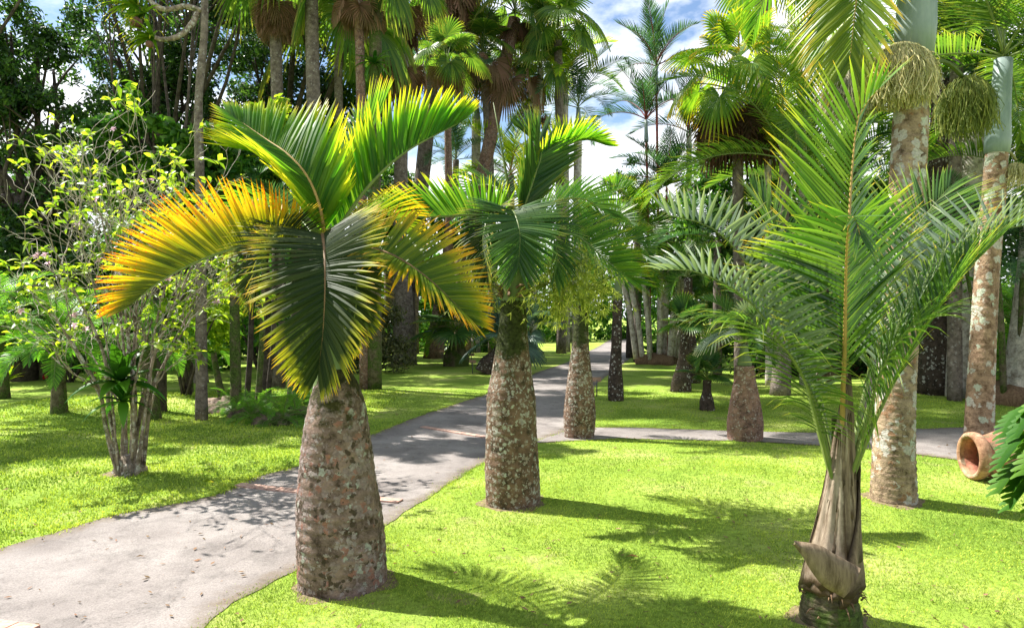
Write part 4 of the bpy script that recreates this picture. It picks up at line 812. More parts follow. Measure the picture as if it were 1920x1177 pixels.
# ---- ringed trunks at the right
palm('ringed palm with white-patched trunk and big hanging cream flower cluster, right foreground', [(1677, 800), (1688, 600), (1701, 350), (1714, 100)], 0, [.185, .16, .148, .145, .142, .14, .138, .132], 'bark4', [('bigg', 10, .95)], base=(1675, 948), shaft=(1.9, .148, .112), ringstep=.055, ringamp=.035, name='ringed_palm')
palm('palm with orange-brown and white ringed trunk behind the clay jar', [(1840, 700), (1850, 520), (1862, 380), (1869, 285)], 0, [.17, .15, .14, .135, .13, .125], 'bark4b', [('big', 13, .95)], base=(1835, 838), shaft=(1.15, .135, .1), ringstep=.075, ringamp=.03, name='ringed_palm')
A = [o for o in COL.objects if o.name.startswith('ringed_palm')]
RA, RB = A[0], A[1]
def mop(root, centre, w, h, mat, n=420, base=None, d=0.0, hook=None):
    """hanging mop of thin beaded flower strands"""
    mb = MB(); q = root.location
    for i in range(n):
        a = rnd.uniform(0, 2*PI); k = math.sqrt(rnd.random()); x, y = math.cos(a)*k*w*.5, math.sin(a)*k*w*.5
        t0 = centre+Vector((x*.25, y*.25, h*.1)); 
        zt = h*.42*math.sqrt(max(0, 1-k*k)); p1 = centre+Vector((x*.8, y*.8, zt)); ln = h*(.3+.6*math.sqrt(max(0, 1-k*k*.85)))*rnd.uniform(.35, 1.15)
        p2 = p1+Vector((x*.2+rnd.gauss(0, .025), y*.2+rnd.gauss(0, .02), -ln*.5)); p3 = p1+Vector((x*.16+rnd.gauss(0, .04), y*.16+rnd.gauss(0, .03), -ln))
        P, _ = spline([t0, p1, p2, p3], 9); rr = rnd.random(); r = rnd.uniform(.0014, .0026)
        mb.tube([p-q for p in P], [r*.7]+[r*(1 if j % 2 else 1.9) for j in range(1, 9)], 3, cap=False, cs=(rnd.random(), rr, 0))
    if hook: hb, _ = spline([p-q for p in hook], 10); mb.tube(hb, .02, 6, cs=(0, .2, 0))
    return mb.build('flower_cluster', M[mat], root, smooth=False)
dA = RA.location.y; dB = RB.location.y
o = mop(RA, W(1688, 132, dA-.14), .54, .54, 'flower_y', 2300); o['label'] = 'big cream-yellow hanging flower cluster'
o = mop(RA, W(1594, 172, dA+.1), .44, .42, 'flower_s', 1000, hook=[W(1700, 160, dA), W(1650, 120, dA), W(1600, 140, dA+.1)]); o['label'] = 'smaller grey-brown flower cluster'
o = mop(RA, W(1812, 190, dA+.35), .46, .56, 'flower_g', 1200, hook=[W(1725, 130, dA), W(1770, 115, dA+.15), W(1812, 150, dA+.35)]); o['label'] = 'green fruit cluster on a curved stalk'
o = mop(RB, W(1905, 325, dB-.1), .3, .34, 'flower_y', 260, hook=[W(1872, 290, dB), W(1892, 285, dB), W(1905, 300, dB)])
def frA(root, ctrl, out, mat, **kw):
    q = root.location; return add_frond(root, q, [W(a, b, q.y+c) for a, b, c in ctrl], out, M[mat], M[kw.pop('rm', 'rachis_y')], **kw)
frA(RA, [(1712, -110, 0), (1665, -180, -.05), (1625, -110, -.1), (1606, 0, -.1), (1592, 130, -.05)], (-1, 0, 0), 'straw', n=56, L=(.3, .5, .6, .6, .4), alpha=(60, 55, 45, 25), beta=(70,), roll=(-50,), width=.032, droop=.05, label='old straw-yellow frond hanging straight down')
frA(RA, [(1712, -110, .05), (1650, -190, .2), (1590, -130, .3), (1560, 0, .35), (1545, 110, .35)], (-1, .2, 0), 'yellow', n=50, L=(.3, .5, .6, .5, .3), alpha=(60, 55, 45, 25), beta=(65,), roll=(-40,), width=.03, droop=.05)

# back row of thick trunks at the right
for (bx, by, ctl, rad, bk, lab, sets) in [
    (1756, 742, [(1757, 650), (1762, 500), (1768, 330), (1772, 150)], [.36, .32, .26, .24, .22], 'bark5', 'thick dark palm trunk spotted white, between the two ringed palms', [('big', 12, 1.2)]),
    (1803, 747, [(1806, 640), (1815, 480), (1822, 330), (1828, 180)], [.3, .24, .19, .18, .17], 'bark6', 'pale whitish palm trunk with mossy swollen foot just left of the orange-brown ringed trunk', [('royal', 12, 1.2)]),
    (1915, 762, [(1925, 650), (1935, 500), (1940, 350)], [.34, .26, .2, .18], 'bark6', 'pale palm trunk with mossy foot cut by the right edge of the photo', [('big', 11, 1.1)]),
    (1462, 742, [(1466, 690), (1468, 560), (1470, 420), (1470, 300)], [.2, .12, .1, .09], 'bark7', 'slim whitish-spotted palm trunk seen through the left fronds of the young palm', [('big', 12, 1.1)]),
    (1543, 716, [(1540, 640), (1536, 520), (1530, 400)], [.3, .2, .18, .17], 'bark5', 'dark palm trunk right behind the stem of the young palm', [('big', 11, 1.2)])]:
    palm(lab, ctl, 0, rad, bk, sets, base=(bx, by))
# leaning branchy stems between young palm and ringed trunk
mb = MB(); bq = G(1612, 800); stemtree = empty('leaning_shrub', bq, 'leaning whitish many-stemmed shrub between the young palm and the ringed trunk', 'shrub')
for (tx, ty) in [(1650, 700), (1668, 690), (1640, 660), (1690, 640)]:
    e = W(tx, ty, bq.y+rnd.uniform(-.2, .3))-bq; P, _ = spline([Vector((0, 0, -.02)), e*.5+Vector((.05, 0, -.05)), e, e*1.5+Vector((0, 0, .4))], 10); mb.tube(P, [.045-.0035*i for i in range(10)], 7)
mb.build('stem', M['branch'], stemtree)
V, Fc, C = leaf_cloud([(.9, 0, 2.0, .5), (.6, 0, 1.7, .4), (1.2, .2, 2.3, .5)], 900, .09); link(bpy.data.objects.new('foliage', np_mesh('foliage', V, Fc, M['green'], C)), stemtree)

# ---- tall fan palms with skirts of dead leaves (back, top of the picture)
tall = [
 ('tall palm trunk with a long brown skirt, leftmost in the row of tall fan palms', [(522, 600), (522, 400), (520, 200), (516, 40)], 15.5, [.16, .14, .13, .13], 'bark7', [('fan', 10, 1.0, 1.2), ('fan_d', 14, .62, .5), ('fan_d', 12, .52, .1)]),
 ('straight grey palm trunk, second from the left in the tall row, crown above the photo', [(596, 600), (592, 400), (588, 200), (582, -100), (580, -440)], 15, [.17, .15, .14, .14], 'bark7', [('bigg', 16, 1.25)]),
 ('tall reddish-brown palm with single dead fans hanging from its crown', [(684, 600), (680, 400), (677, 200), (672, -10)], 15, [.12, .1, .1, .1], 'bark3', [('fan', 12, 1.0, .3), ('fan_d', 8, .72)]),
 ('greenish mossy palm trunk with a fern growing on it, between two brown trunks', [(702, 600), (702, 400), (703, 200), (715, -80), (790, -330)], 15, [.16, .14, .13, .13], 'bark9', [('bigg', 22, 1.5)]),  # unseen crown leaned over and enlarged to shade the right lawn
 ('tall palm leaning right under a thick skirt of hanging brown leaves', [(770, 560), (785, 400), (797, 280), (815, 110), (838, -20)], 15.5, [.19, .18, .17, .15, .14], 'bark7', [('fan', 14, 1.4, .5), ('fan_d', 24, 1.05, .3), ('fan_d', 16, .9, -.4)]),
 ('curved palm bending right to a fan crown against the blue sky', [(868, 500), (882, 430), (905, 330), (935, 180), (965, 35)], 14.5, [.18, .17, .16, .14, .13, .13], 'bark3', [('fan', 16, 1.2, .1), ('fan_d', 4, .9, -1.0), ('fan_dd', 4, .7)]),
 ('thin pale-stemmed palm with olive fans and fruit bunches beside the curved palm', [(1000, 560), (1002, 400), (1006, 260), (1014, 130)], 17, [.11, .09, .08, .08], 'bark6', [('fan', 14, 1.15)]),
 ('distant fan palm between the skirted palm and the curved palm', [(924, 560), (918, 300), (905, 100)], 21, [.15, .13, .12], 'bark7', [('fan', 14, 1.7), ('fan_d', 5, 1.2)]),
 ('fan palm high above the curved palm at the top edge', [(1052, 560), (1050, 300), (1046, 60)], 20, [.15, .13, .12], 'bark7', [('fan', 16, 1.9)]),
 ('fan palm whose crown fills the gap left of the leaning skirted palm', [(730, 560), (724, 300), (722, 90)], 20, [.15, .13, .12], 'bark7', [('fan', 14, 1.7), ('fan_d', 6, 1.4)]),
 ('fan palm behind the row with its crown just above the mossy trunk', [(640, 560), (636, 300), (634, 60)], 21, [.15, .13, .12], 'bark7', [('fan', 12, 1.6)]),
]
TF = 1.0
def push(d, dn, rad, sets, sh=None, f=1.0):
    k = dn/d; return [r*k for r in rad], [tuple([s_[0], s_[1], s_[2]*k*(f if s_[0] != 'fan' else f*TF)]+([s_[3]*k] if len(s_) > 3 else [])+list(s_[4:])) for s_ in sets], tuple(v*k for v in sh) if sh else None
for lab, ctl, d, rad, bk, sets in tall:
    dn = d if ctl[0][0] < 710 else 29; TF = .52
    if dn > d: rad, sets, _ = push(d, dn, rad, sets, None, .9)
    d = max(d, dn); T = palm(lab, ctl, d, rad, bk, sets, group='tall fan palms behind the lawn', name='tall_fan_palm')
# fruit bunches
def bunch(root, c, w, h, mat, n=700):
    V, Fc, C = leaf_cloud([(c.x-root.location.x, c.y-root.location.y, c.z-root.location.z, w*.5)], n, .1, h/w, .1, .9)
    V = np.array(V)
    o = bpy.data.objects.new('fruit_bunch', np_mesh('fruit_bunch', V, Fc, M[mat], C)); link(o, root)
TP = [o for o in COL.objects if o.name.startswith('tall_fan_palm') and o.get('label', '').startswith('thin pale')][0]
bunch(TP, W(992, 215, 28.7), 1.0, 1.2, 'flower_s'); bunch(TP, W(1022, 232, 28.7), .45, .7, 'brown')
# epiphyte fern on mossy trunk
def rosette(name, lab, cat, at, n, L, w, mat, elev=(20, 80), group=None, bend=40, up=0):
    r = empty(name, at, lab, cat, group)
    for i in range(n):
        mb = MB(); az = i*2.4+rnd.uniform(-.3, .3); e0 = elev[1]-(elev[1]-elev[0])*i/n+rnd.uniform(-8, 8); pts = arc(e0, bend*rnd.uniform(.6, 1.3), L*rnd.uniform(.7, 1.1), 6)
        vs = []; cs = []; rr = rnd.random(); fs = []
        for k, p in enumerate(pts):
            x, z = p.x, p.z; hw = w*.5*[.5, .8, 1, .95, .7, .4, .03][k]; c, s = math.cos(az), math.sin(az)
            for u in (-1, 0, 1): vs.append(Vector((c*x-s*u*hw, s*x+c*u*hw, z+(abs(u))*hw*.35+up))); cs.append((k/6, rr, 0))
        for k in range(6): fs += [(3*k, 3*k+1, 3*k+4, 3*k+3), (3*k+1, 3*k+2, 3*k+5, 3*k+4)]
        mb.add(vs, fs, cs); mb.build('leaf', M[mat], r)
    return r
rosette('epiphyte_fern', 'dark green fern perched on the mossy palm trunk', 'fern', W(702, 118, 14.85), 22, .55, .08, 'green', (-40, 60), bend=70)

# ---- feather palms in the middle distance
mids = [
 ('dark feather palm with drooping blue-green fronds left of the curved trunk', [(892, 560), (892, 400), (893, 225)], 18, [.14, .12, .12], 'bark6', [('royal', 14, .95)], (.5, .11, .06)),
 ('feather palm with arching fronds against the sky above the clouds', [(1080, 560), (1082, 400), (1084, 235)], 20, [.14, .12, .12], 'bark6', [('royal', 14, .95)], (.5, .11, .06)),
 ('low feather palm behind the middle bottle palm with glowing yellow fronds', [(960, 560), (958, 430), (957, 330)], 17, [.12, .1, .1], 'bark7', [('yellow', 12, 1.1)], None),
 ('distant feather palm with its crown left of the low yellow one', [(850, 560), (852, 450), (855, 300)], 26, [.15, .13, .12], 'bark7', [('royal', 13, 1.0)], None),
 ('feather palm reaching past the fan crowns with yellow-lit fronds', [(1062, 560), (1060, 300), (1058, 150)], 19, [.12, .1, .1], 'bark6', [('yellow', 10, 1.1, 0, 1)], None),
 ('red-stemmed palm with stiff upright fronds against the white cloud', [(1236, 560), (1234, 400), (1231, 175)], 13, [.026, .024, .022], 'redstem', [('stiff', 11, .85)], (.5, .04, .03)),
 ('lower red-stemmed palm left of the taller one', [(1218, 560), (1215, 400), (1212, 265)], 13, [.026, .024, .022], 'redstem', [('stiff', 11, .85)], (.4, .04, .03)),
 ('dark clump-forming palm below the red-stemmed palms', [(1250, 600), (1250, 450), (1250, 350)], 12.5, [.026, .024, .022], 'redstem', [('stiff', 14, .8, 0, 1), ('royal', 6, .5)], None),
 ('slim palm with blue-green fronds right of the red-stemmed palms', [(1290, 600), (1292, 430), (1292, 250)], 13.5, [.06, .05, .05], 'bark6', [('stiff', 12, .9, 0, 0)], None),
 ('fan palm with drooping yellow-tipped fans over a dark brown skirt', [(1388, 600), (1384, 420), (1384, 190)], 10.8, [.1, .085, .08], 'bark7', [('fan_y', 18, .8, .1), ('fan_dd', 16, .95, -.1)], None),
 ('yellow-green feather palm glowing at the top right of the skirted fan palm', [(1508, 600), (1506, 350), (1502, 150)], 9.8, [.07, .06, .055], 'bark6', [('yellow', 13, .55)], None),
 ('second yellow-green feather palm behind the flower clusters', [(1560, 600), (1556, 350), (1552, 120)], 12, [.07, .06, .055], 'bark6', [('yellow', 12, .75)], None),
 ('low yellow-green palm filling the space under the skirted fan palm', [(1442, 600), (1440, 420), (1440, 300)], 10.6, [.06, .05, .05], 'bark6', [('yellow', 11, .42)], None),
 ('fan palm above the photo whose lowest fans dip into view beside the cloud', [(1432, 600), (1430, 300), (1430, -75)], 9.2, [.11, .1, .1], 'bark7', [('fan', 12, .62)], None),
 ('spreading palm at the upper right edge behind the blue-grey shaft', [(1790, 600), (1790, 300), (1795, 60)], 12, [.12, .11, .1], 'bark7', [('big', 12, .8)], None),
 ('feather palm behind the right edge with green arching fronds', [(1960, 600), (1960, 300), (1958, 150)], 11, [.12, .11, .1], 'bark7', [('bigg', 12, .85)], None),
 ('dark feather palm in the shade behind the young palm', [(1600, 600), (1600, 450), (1600, 330)], 14, [.12, .11, .1], 'bark7', [('royal', 13, .9)], None),
 ('olive feather palm low behind the white-spotted trunks', [(1730, 600), (1730, 500), (1728, 380)], 16, [.12, .11, .1], 'bark7', [('royal', 13, .9)], None),
 ('small feather palm behind the pleated fan palm', [(1345, 640), (1345, 560), (1345, 450)], 15, [.1, .09, .08], 'bark7', [('royal', 13, .75)], None),
 ('palm with drooping green fronds behind the slim dark palm', [(1195, 620), (1195, 520), (1195, 430)], 17, [.1, .09, .08], 'bark7', [('bottle_l', 12, 1.3)], None),
]
TF = 1.0
for lab, ctl, d, rad, bk, sets, sh in mids:
    cx_ = ctl[0][0]; dn = 15 if 'skirt' in lab and cx_ > 1300 else 30 if cx_ < 1120 else 24 if cx_ < 1300 else 19 if cx_ < 1650 else d
    if dn > d: rad, sets, sh = push(d, dn, rad, sets, sh); d = dn
    palm(lab, ctl, d, rad, bk, sets, shaft=sh, group='palms behind the lawn', name='feather_palm' if 'fan palm' not in lab else 'fan_palm')

# ---- cluster of thin pale stems on a small mound at the end of the path
def stem_cluster(lab, px, py, n, spread, hgt, key, sc, mat='bark6', r=.09):
    g = G(px, py); root = empty('clustered_palm', g, lab, 'palm')
    m = MB(); m.tube([(0, 0, -.1), (0, 0, .12), (0, 0, .28), (0, 0, .36)], [spread*1.15, spread*1.05, spread*.8, spread*.2], 20, wob=.4); m.build('root_mound', M['fibre'], root)
    for i in range(n):
        a = i*2.4; k = math.sqrt((i+.5)/n)*spread; b = Vector((math.cos(a)*k*1.3, math.sin(a)*k*.7, .15)); t = Vector((b.x*1.9, b.y*1.5, hgt*rnd.uniform(.7, 1.1)))
        P, _ = spline([b, (b+t)/2+Vector((-.1*b.x, 0, 0)), t], 10); m = MB(); m.tube(P, r*rnd.uniform(.7, 1.1), 8); s = m.build('stem', M[mat], root)
        pr = PROTO[key]
        for j in range(4):
            me, rm = pr[j % len(pr)]; o = inst('frond', me, s, t, (0, 0, rnd.uniform(0, 6.3)), sc*rnd.uniform(.8, 1.1))
    return root
stem_cluster('cluster of slender white palm stems on a brown mound where the path disappears', 1232, 681, 12, .62, 3.2, 'bottle', 1.1)
stem_cluster('cluster of thin pale palm stems farther right of the mound cluster', 1352, 660, 9, .8, 3.6, 'bottle', 1.1)
stem_cluster('cluster of slim palm stems standing left of the clay-coloured trunk', 1420, 668, 8, .7, 3.6, 'royal', .8)
stem_cluster('bamboo-like stems in the shade at the far right', 1890, 752, 9, .5, 3.0, 'royal', .6, 'bark9', .045)
stem_cluster('thin dark stems far back right of the young palm', 1590, 700, 8, .9, 3.6, 'royal', .9, 'bark6', .07)

# ---- left side small palms
for lab, px, py, ctl, rad, bk, sets in [
 ('feathery bright green dwarf date palm with a dark trunk, nearest of the left group', 111, 776, [(110, 720), (108, 655)], [.13, .1, .09], 'bark9', [('date', 24, 1.0)]),
 ('feathery date palm cut by the left edge', 2, 748, [(0, 690), (-5, 620)], [.16, .13, .12], 'bark9', [('date', 24, 1.25)]),
 ('thick-stemmed palm half hidden behind the many-stemmed shrub', 285, 788, [(280, 720), (276, 650)], [.14, .12, .11], 'bark9', [('date', 18, .8)]),
 ('small date palm behind the shrub with a thin dark trunk', 353, 736, [(353, 700), (353, 665)], [.1, .09, .08], 'bark9', [('date', 18, .9)]),
 ('brown thick palm trunk on the far lawn behind the shrub', 369, 718, [(369, 690), (366, 640), (362, 560)], [.28, .2, .18, .17], 'bark7', [('date', 16, 1.4)]),
 ('dark palm trunk behind the yellow bromeliad', 92, 712, [(90, 670), (88, 620)], [.22, .18, .17], 'bark9', [('date', 20, 1.5)])]:
    palm(lab, ctl, 0, rad, bk, sets, base=(px, py), group='small feathery palms on the left lawn', name='date_palm')
rosette('yellow_bromeliad', 'yellow spiky bromeliad growing by the left group of palms', 'plant', G(45, 712)+Vector((0, 0, .35)), 26, .75, .07, 'yellowgreen', (25, 85), bend=25)
rosette('yellow_bromeliad', 'small yellow-green bromeliad at the far left edge of the bed', 'plant', G(14, 722)+Vector((0, 0, .1)), 16, .5, .06, 'yellowgreen', (20, 80), bend=30)
for k, (px, py, dd) in enumerate([(124, 692, 17), (168, 716, 16.5), (178, 700, 17.5), (86, 706, 17)]):
    g = GX(px, dd); z = W(px, py, dd).z; r = empty('red_flower', g, ['tall red blossom beside the date palm trunk', 'red blossom low behind the shrub stems', 'small red blossom just above the low one', 'red blossom left of the nearest date palm'][k], 'flower', 'red blossoms in the shade')
    m = MB(); m.tube([(0, 0, 0), (0, 0, max(.1, z-g.z))], .012, 5); m.build('stem', M['rachis'], r)
    V, Fc, C = leaf_cloud([(0, 0, z-g.z, .07)], 18, .09, .9, .2, .7); link(bpy.data.objects.new('blossom', np_mesh('blossom', V, Fc, M['red'], C)), r)

# ---- clump of thin trunks with ferns left of the big bottle palm
cl = [(443, 778, 440, 600, .09), (462, 770, 470, 640, .05), (482, 775, 492, 620, .05), (500, 765, 512, 640, .045), (418, 745, 400, 660, .07), (610, 752, 612, 560, .06), (552, 756, 552, 540, .07), (548, 775, 556, 600, .1), (575, 758, 575, 560, .06)]
for i, (bx, by, tx, ty, r) in enumerate(cl):
    palm(['thick dark stem, leftmost upright one of the fern bed', 'thin stem leaning right in the fern bed', 'thin leaning stem in the middle of the fern bed', 'thinnest slanting stem of the fern bed', 'short brown stump leaning left beside the rock', 'slender upright stem behind the ferns', 'slender upright stem behind the big bottle palm', 'dark swollen trunk in the ferns close to the big bottle palm', 'slender stem seen just left of the big bottle palm trunk'][i], [((bx+tx)/2, (by+ty)/2), (tx, ty), (tx+(tx-bx)*.6, ty-180)] if i != 4 else [(410, 715), (tx, ty)], 0, [r, r*.85, r*.7], 'bark8' if i % 2 else 'bark9', [('royal', 7, .5)] if i != 4 else [], base=(bx, by), group='dark stems in the fern bed', name='slender_palm')
def rock(name, px, py, r, lab, sq=.6, mat='rock'):
    g = G(px, py); bpy_me = MB(); n, m_ = 18, 10; vs = []; fs = []; ph = rnd.uniform(0, 9)
    for i in range(m_):
        e = PI/2*(i/(m_-1)); 
        for k in range(n):
            a = 2*PI*k/n; l = r*(1+.16*math.sin(3*a+ph)+.1*math.sin(7*a+e*5)+rnd.uniform(-.07, .07)); vs.append((math.cos(a)*math.cos(e)*l, math.sin(a)*math.cos(e)*l, math.sin(e)*l*sq-.03))
    for i in range(m_-1):
        for k in range(n): k2 = (k+1) % n; fs.append((i*n+k, i*n+k2, (i+1)*n+k2, (i+1)*n+k))
    bpy_me.add(vs, fs); o = bpy_me.build(name, M[mat], None, loc=g); tag(o, lab, 'rock'); return o
rock('mossy_rock', 415, 768, .36, 'brown mossy rock at the left end of the fern bed'); rock('mossy_rock', 515, 792, .3, 'mossy rock half covered by ferns at the front of the fern bed'); rock('mossy_rock', 462, 778, .3, 'dark rock between the fern bed stems'); rock('mossy_rock', 560, 780, .28, 'mossy rock by the dark swollen trunk')
k = 0
for (px, py, L_) in [(440, 782, .4), (470, 790, .45), (500, 795, .45), (530, 795, .5), (555, 785, .5), (430, 762, .35), (485, 775, .5), (578, 775, .45)]:
    labs = ['fern beside the thick dark stem', 'low fern at the front left of the bed', 'fern at the front middle of the bed', 'leafy fern at the front right of the bed', 'fern next to the dark swollen trunk', 'small fern on top of the brown rock', 'tall fern among the thin slanting stems', 'fern just left of the big bottle palm trunk']
    r_ = empty('fern', G(px, py)+Vector((0, 0, .05)), labs[k], 'fern', 'ferns in the bed'); k += 1
    place_fronds(r_, Vector((0, 0, 0)), 'date', 12, L_*.95, rnd.uniform(0, 6))
# shrub right of the big bottle palm (olive-brown)
def bush(name, lab, at, clumps, n, size, mat, stems=6, cat='shrub', group=None, **kw):
    r = empty(name, at, lab, cat, group); m = MB()
    for i in range(stems):
        c = clumps[i % len(clumps)]; e = Vector(c[:3]); P, _ = spline([Vector((rnd.gauss(0, .06), rnd.gauss(0, .06), -.03)), e*.5+Vector((rnd.gauss(0, .08), rnd.gauss(0, .08), 0)), e], 8); m.tube(P, [.035*(1-.1*j) for j in range(8)], 6)
    m.build('stem', M['bark8'], r)
    V, Fc, C = leaf_cloud(clumps, n, size, **kw); link(bpy.data.objects.new('foliage', np_mesh('foliage', V, Fc, M[mat], C)), r); return r
def clumps(w, d, h, n, r, z0=.2):
    return [(rnd.uniform(-w, w), rnd.uniform(-d, d), z0+rnd.random()**.8*h, r*rnd.uniform(.7, 1.25)) for _ in range(n)]
M['olivebrown'] = leafmat('leaf_olive_brown', [(0, (.06, .075, .03)), (1, (.12, .13, .05))], trans=.3, vary=.5)
bush('olive_shrub', 'round olive-brown shrub on the lawn just right of the big bottle palm trunk', G(705, 698), clumps(.75, .6, 1.7, 16, .45), 5200, .11, 'olivebrown')
bush('round_bush', 'dark green clipped round bush behind the leaning palm foot', G(796, 648), clumps(1.1, .8, .9, 9, .7), 3500, .16, 'green')
bush('round_bush', 'dark round bush left of the mottled palm foot', G(700, 672), clumps(.9, .8, 1.0, 9, .6), 3000, .16, 'dark')
# plant tags on the lawn
for px, py, lab in [(829, 676, 'small dark plant tag on a thin stake near the leaning palm foot'), (884, 684, 'small plant tag on a stake right of the mossy-footed fan palm'), (1119, 742, 'small plant tag on a stake between the third bottle palm and the slim dark palm'), (716+170, 700, 'small plant tag low in the shade beside the bulbous silver-blue fan palm')]:
    g = G(px, py); r = empty('plant_tag', g, lab, 'plant label', 'plant tags on stakes'); m = MB(); m.tube([(0, 0, -.02), (0, 0, .32)], .012, 6); m.build('stake', M['metal'], r)
    m = MB(); a, b = .09, .05; m.add([(-a, -.01, .3), (a, -.01, .3), (a, .03, .38), (-a, .03, .38), (-a, .005, .29), (a, .005, .29), (a, .045, .37), (-a, .045, .37)], [(0, 1, 2, 3), (7, 6, 5, 4), (0, 4, 5, 1), (1, 5, 6, 2), (2, 6, 7, 3), (3, 7, 4, 0)]); m.build('plate', M['tagplate'], r, smooth=False)

# ================================================================== MANY-STEMMED SHRUB (left)
sp = G(229, 892); SH = empty('flowering_shrub', sp+Vector((0, .12, 0)), 'many-stemmed grey shrub with sparse yellow-green leaves and pink flowers left of the path', 'shrub')
sq = SH.location.copy(); tips = []; bm_ = MB(); tw = MB()
def limb(p, d, L_, r, depth, mb):
    n = 5; pts = [p.copy()]; dd = d.copy()
    for i in range(n):
        dd = (dd+Vector((rnd.gauss(0, .16), rnd.gauss(0, .16), rnd.gauss(.03, .12)))).normalized(); pts.append(pts[-1]+dd*(L_/n))
    mb.tube(pts, [max(.0022, r*(1-.11*i)) for i in range(n+1)], 7 if r > .012 else 4, cap=False)
    if depth == 0: tips.append((pts[-1], dd)); return
    k = 2 if rnd.random() < .6 else 3
    for j in range(k):
        b = pts[rnd.choice([3, 4, 5])] if j else pts[-1]
        ax = dd.orthogonal().normalized(); ax = Quaternion(dd, rnd.uniform(0, 2*PI)) @ ax
        nd_ = (dd+ax*rnd.uniform(.35, .85)).normalized(); limb(b, nd_, L_*rnd.uniform(.6, .85), r*.6, depth-1, tw if depth < 3 else mb)
ends = [(20, 470), (40, 330), (95, 250), (150, 200), (215, 165), (285, 200), (320, 270), (375, 260), (430, 330), (470, 390), (150, 380), (380, 440), (60, 540), (430, 500), (260, 380), (200, 330), (320, 480), (120, 560)]
for i, (ex, ey) in enumerate(ends):
    e = W(ex, ey, sq.y+rnd.uniform(-.7, .7))-sq; a = math.atan2(e.y, e.x); b = Vector((e.x*.06+rnd.gauss(0, .03), rnd.uniform(-.1, .1), -.02))
    m_ = b+Vector((e.x*.18, e.y*.3, e.z*.42)); P, _ = spline([b, (b+m_)/2+Vector((rnd.gauss(0, .03), 0, 0)), m_, m_+(e-m_)*.5+Vector((0, 0, rnd.uniform(-.05, .1)))], 14)
    r0 = rnd.uniform(.012, .025); bm_.tube(P, [r0*(1-.045*j) for j in range(14)], 8, cap=False, wob=.25)
    dd = (P[-1]-P[-3]).normalized(); Lr = (e-P[-1]).length
    for j in range(4): limb(P[rnd.choice([7, 9, 11, 13])], (dd+Vector((rnd.gauss(0, .35), rnd.gauss(0, .35), rnd.gauss(0, .25)))).normalized(), Lr*rnd.uniform(.4, .62), r0*.4, 3, bm_)
bm_.tube([(0, 0, -.05), (0, 0, .05), (0, 0, .2)], [.15, .135, .07], 14, wob=.4)
bm_.build('stems', M['branch'], SH); tw.build('twigs', M['twig'], SH)
lv = MB()
def leafq(mb, p, d, L_, w, rr):
    S = d.cross(UP); S = S.normalized() if S.length > .05 else Vector((1, 0, 0)); S = Quaternion(d, rnd.uniform(-.9, .9)) @ S; N = S.cross(d)
    a, b, c = p, p+d*L_*.45, p+d*L_
    c = c+Vector((0, 0, -L_*.2)); vs = [a, b+S*w*.5+N*w*.12, b, b-S*w*.5+N*w*.12, p+d*L_*.75+S*w*.3-UP*L_*.06, p+d*L_*.75-S*w*.3-UP*L_*.06, c]
    mb.add(vs, [(0, 1, 2), (0, 2, 3), (1, 4, 6, 2), (2, 6, 5, 3)], [(0, rr, 0), (.5, rr, 0), (.4, rr, 0), (.5, rr, 0), (.8, rr, 0), (.8, rr, 0), (1, rr, 0)])
for p, d in tips:
    for j in range(rnd.choice([0, 0, 1, 2, 3, 4, 5])):
        dd = (d*.6+Vector((rnd.gauss(0, .7), rnd.gauss(0, .7), rnd.gauss(0, .4)))).normalized(); leafq(lv, p-d*rnd.uniform(0, .08), dd, rnd.uniform(.06, .13), rnd.uniform(.03, .055), rnd.random())
    if rnd.random() < .035:
        fl = MB()
        for j in range(6): a = j*PI/3; leafq(fl, p, Vector((math.cos(a), math.sin(a)*.6-.3, math.sin(a)*.8)).normalized(), .05, .035, rnd.random())
        fl.build('flower', M['pink'], SH)
lv.build('foliage', M['shrub'], SH)
rosette('epiphyte', 'broad-leaved green epiphyte lodged among the stems of the grey shrub', 'plant', sq+Vector((-.02, -.12, .95)), 17, .5, .14, 'gloss', (-20, 80), bend=60)
rosette('epiphyte', 'small epiphyte with drooping leaves low on the grey shrub', 'plant', sq+Vector((-.0, -.1, .75)), 11, .4, .1, 'green', (-30, 70), bend=60)

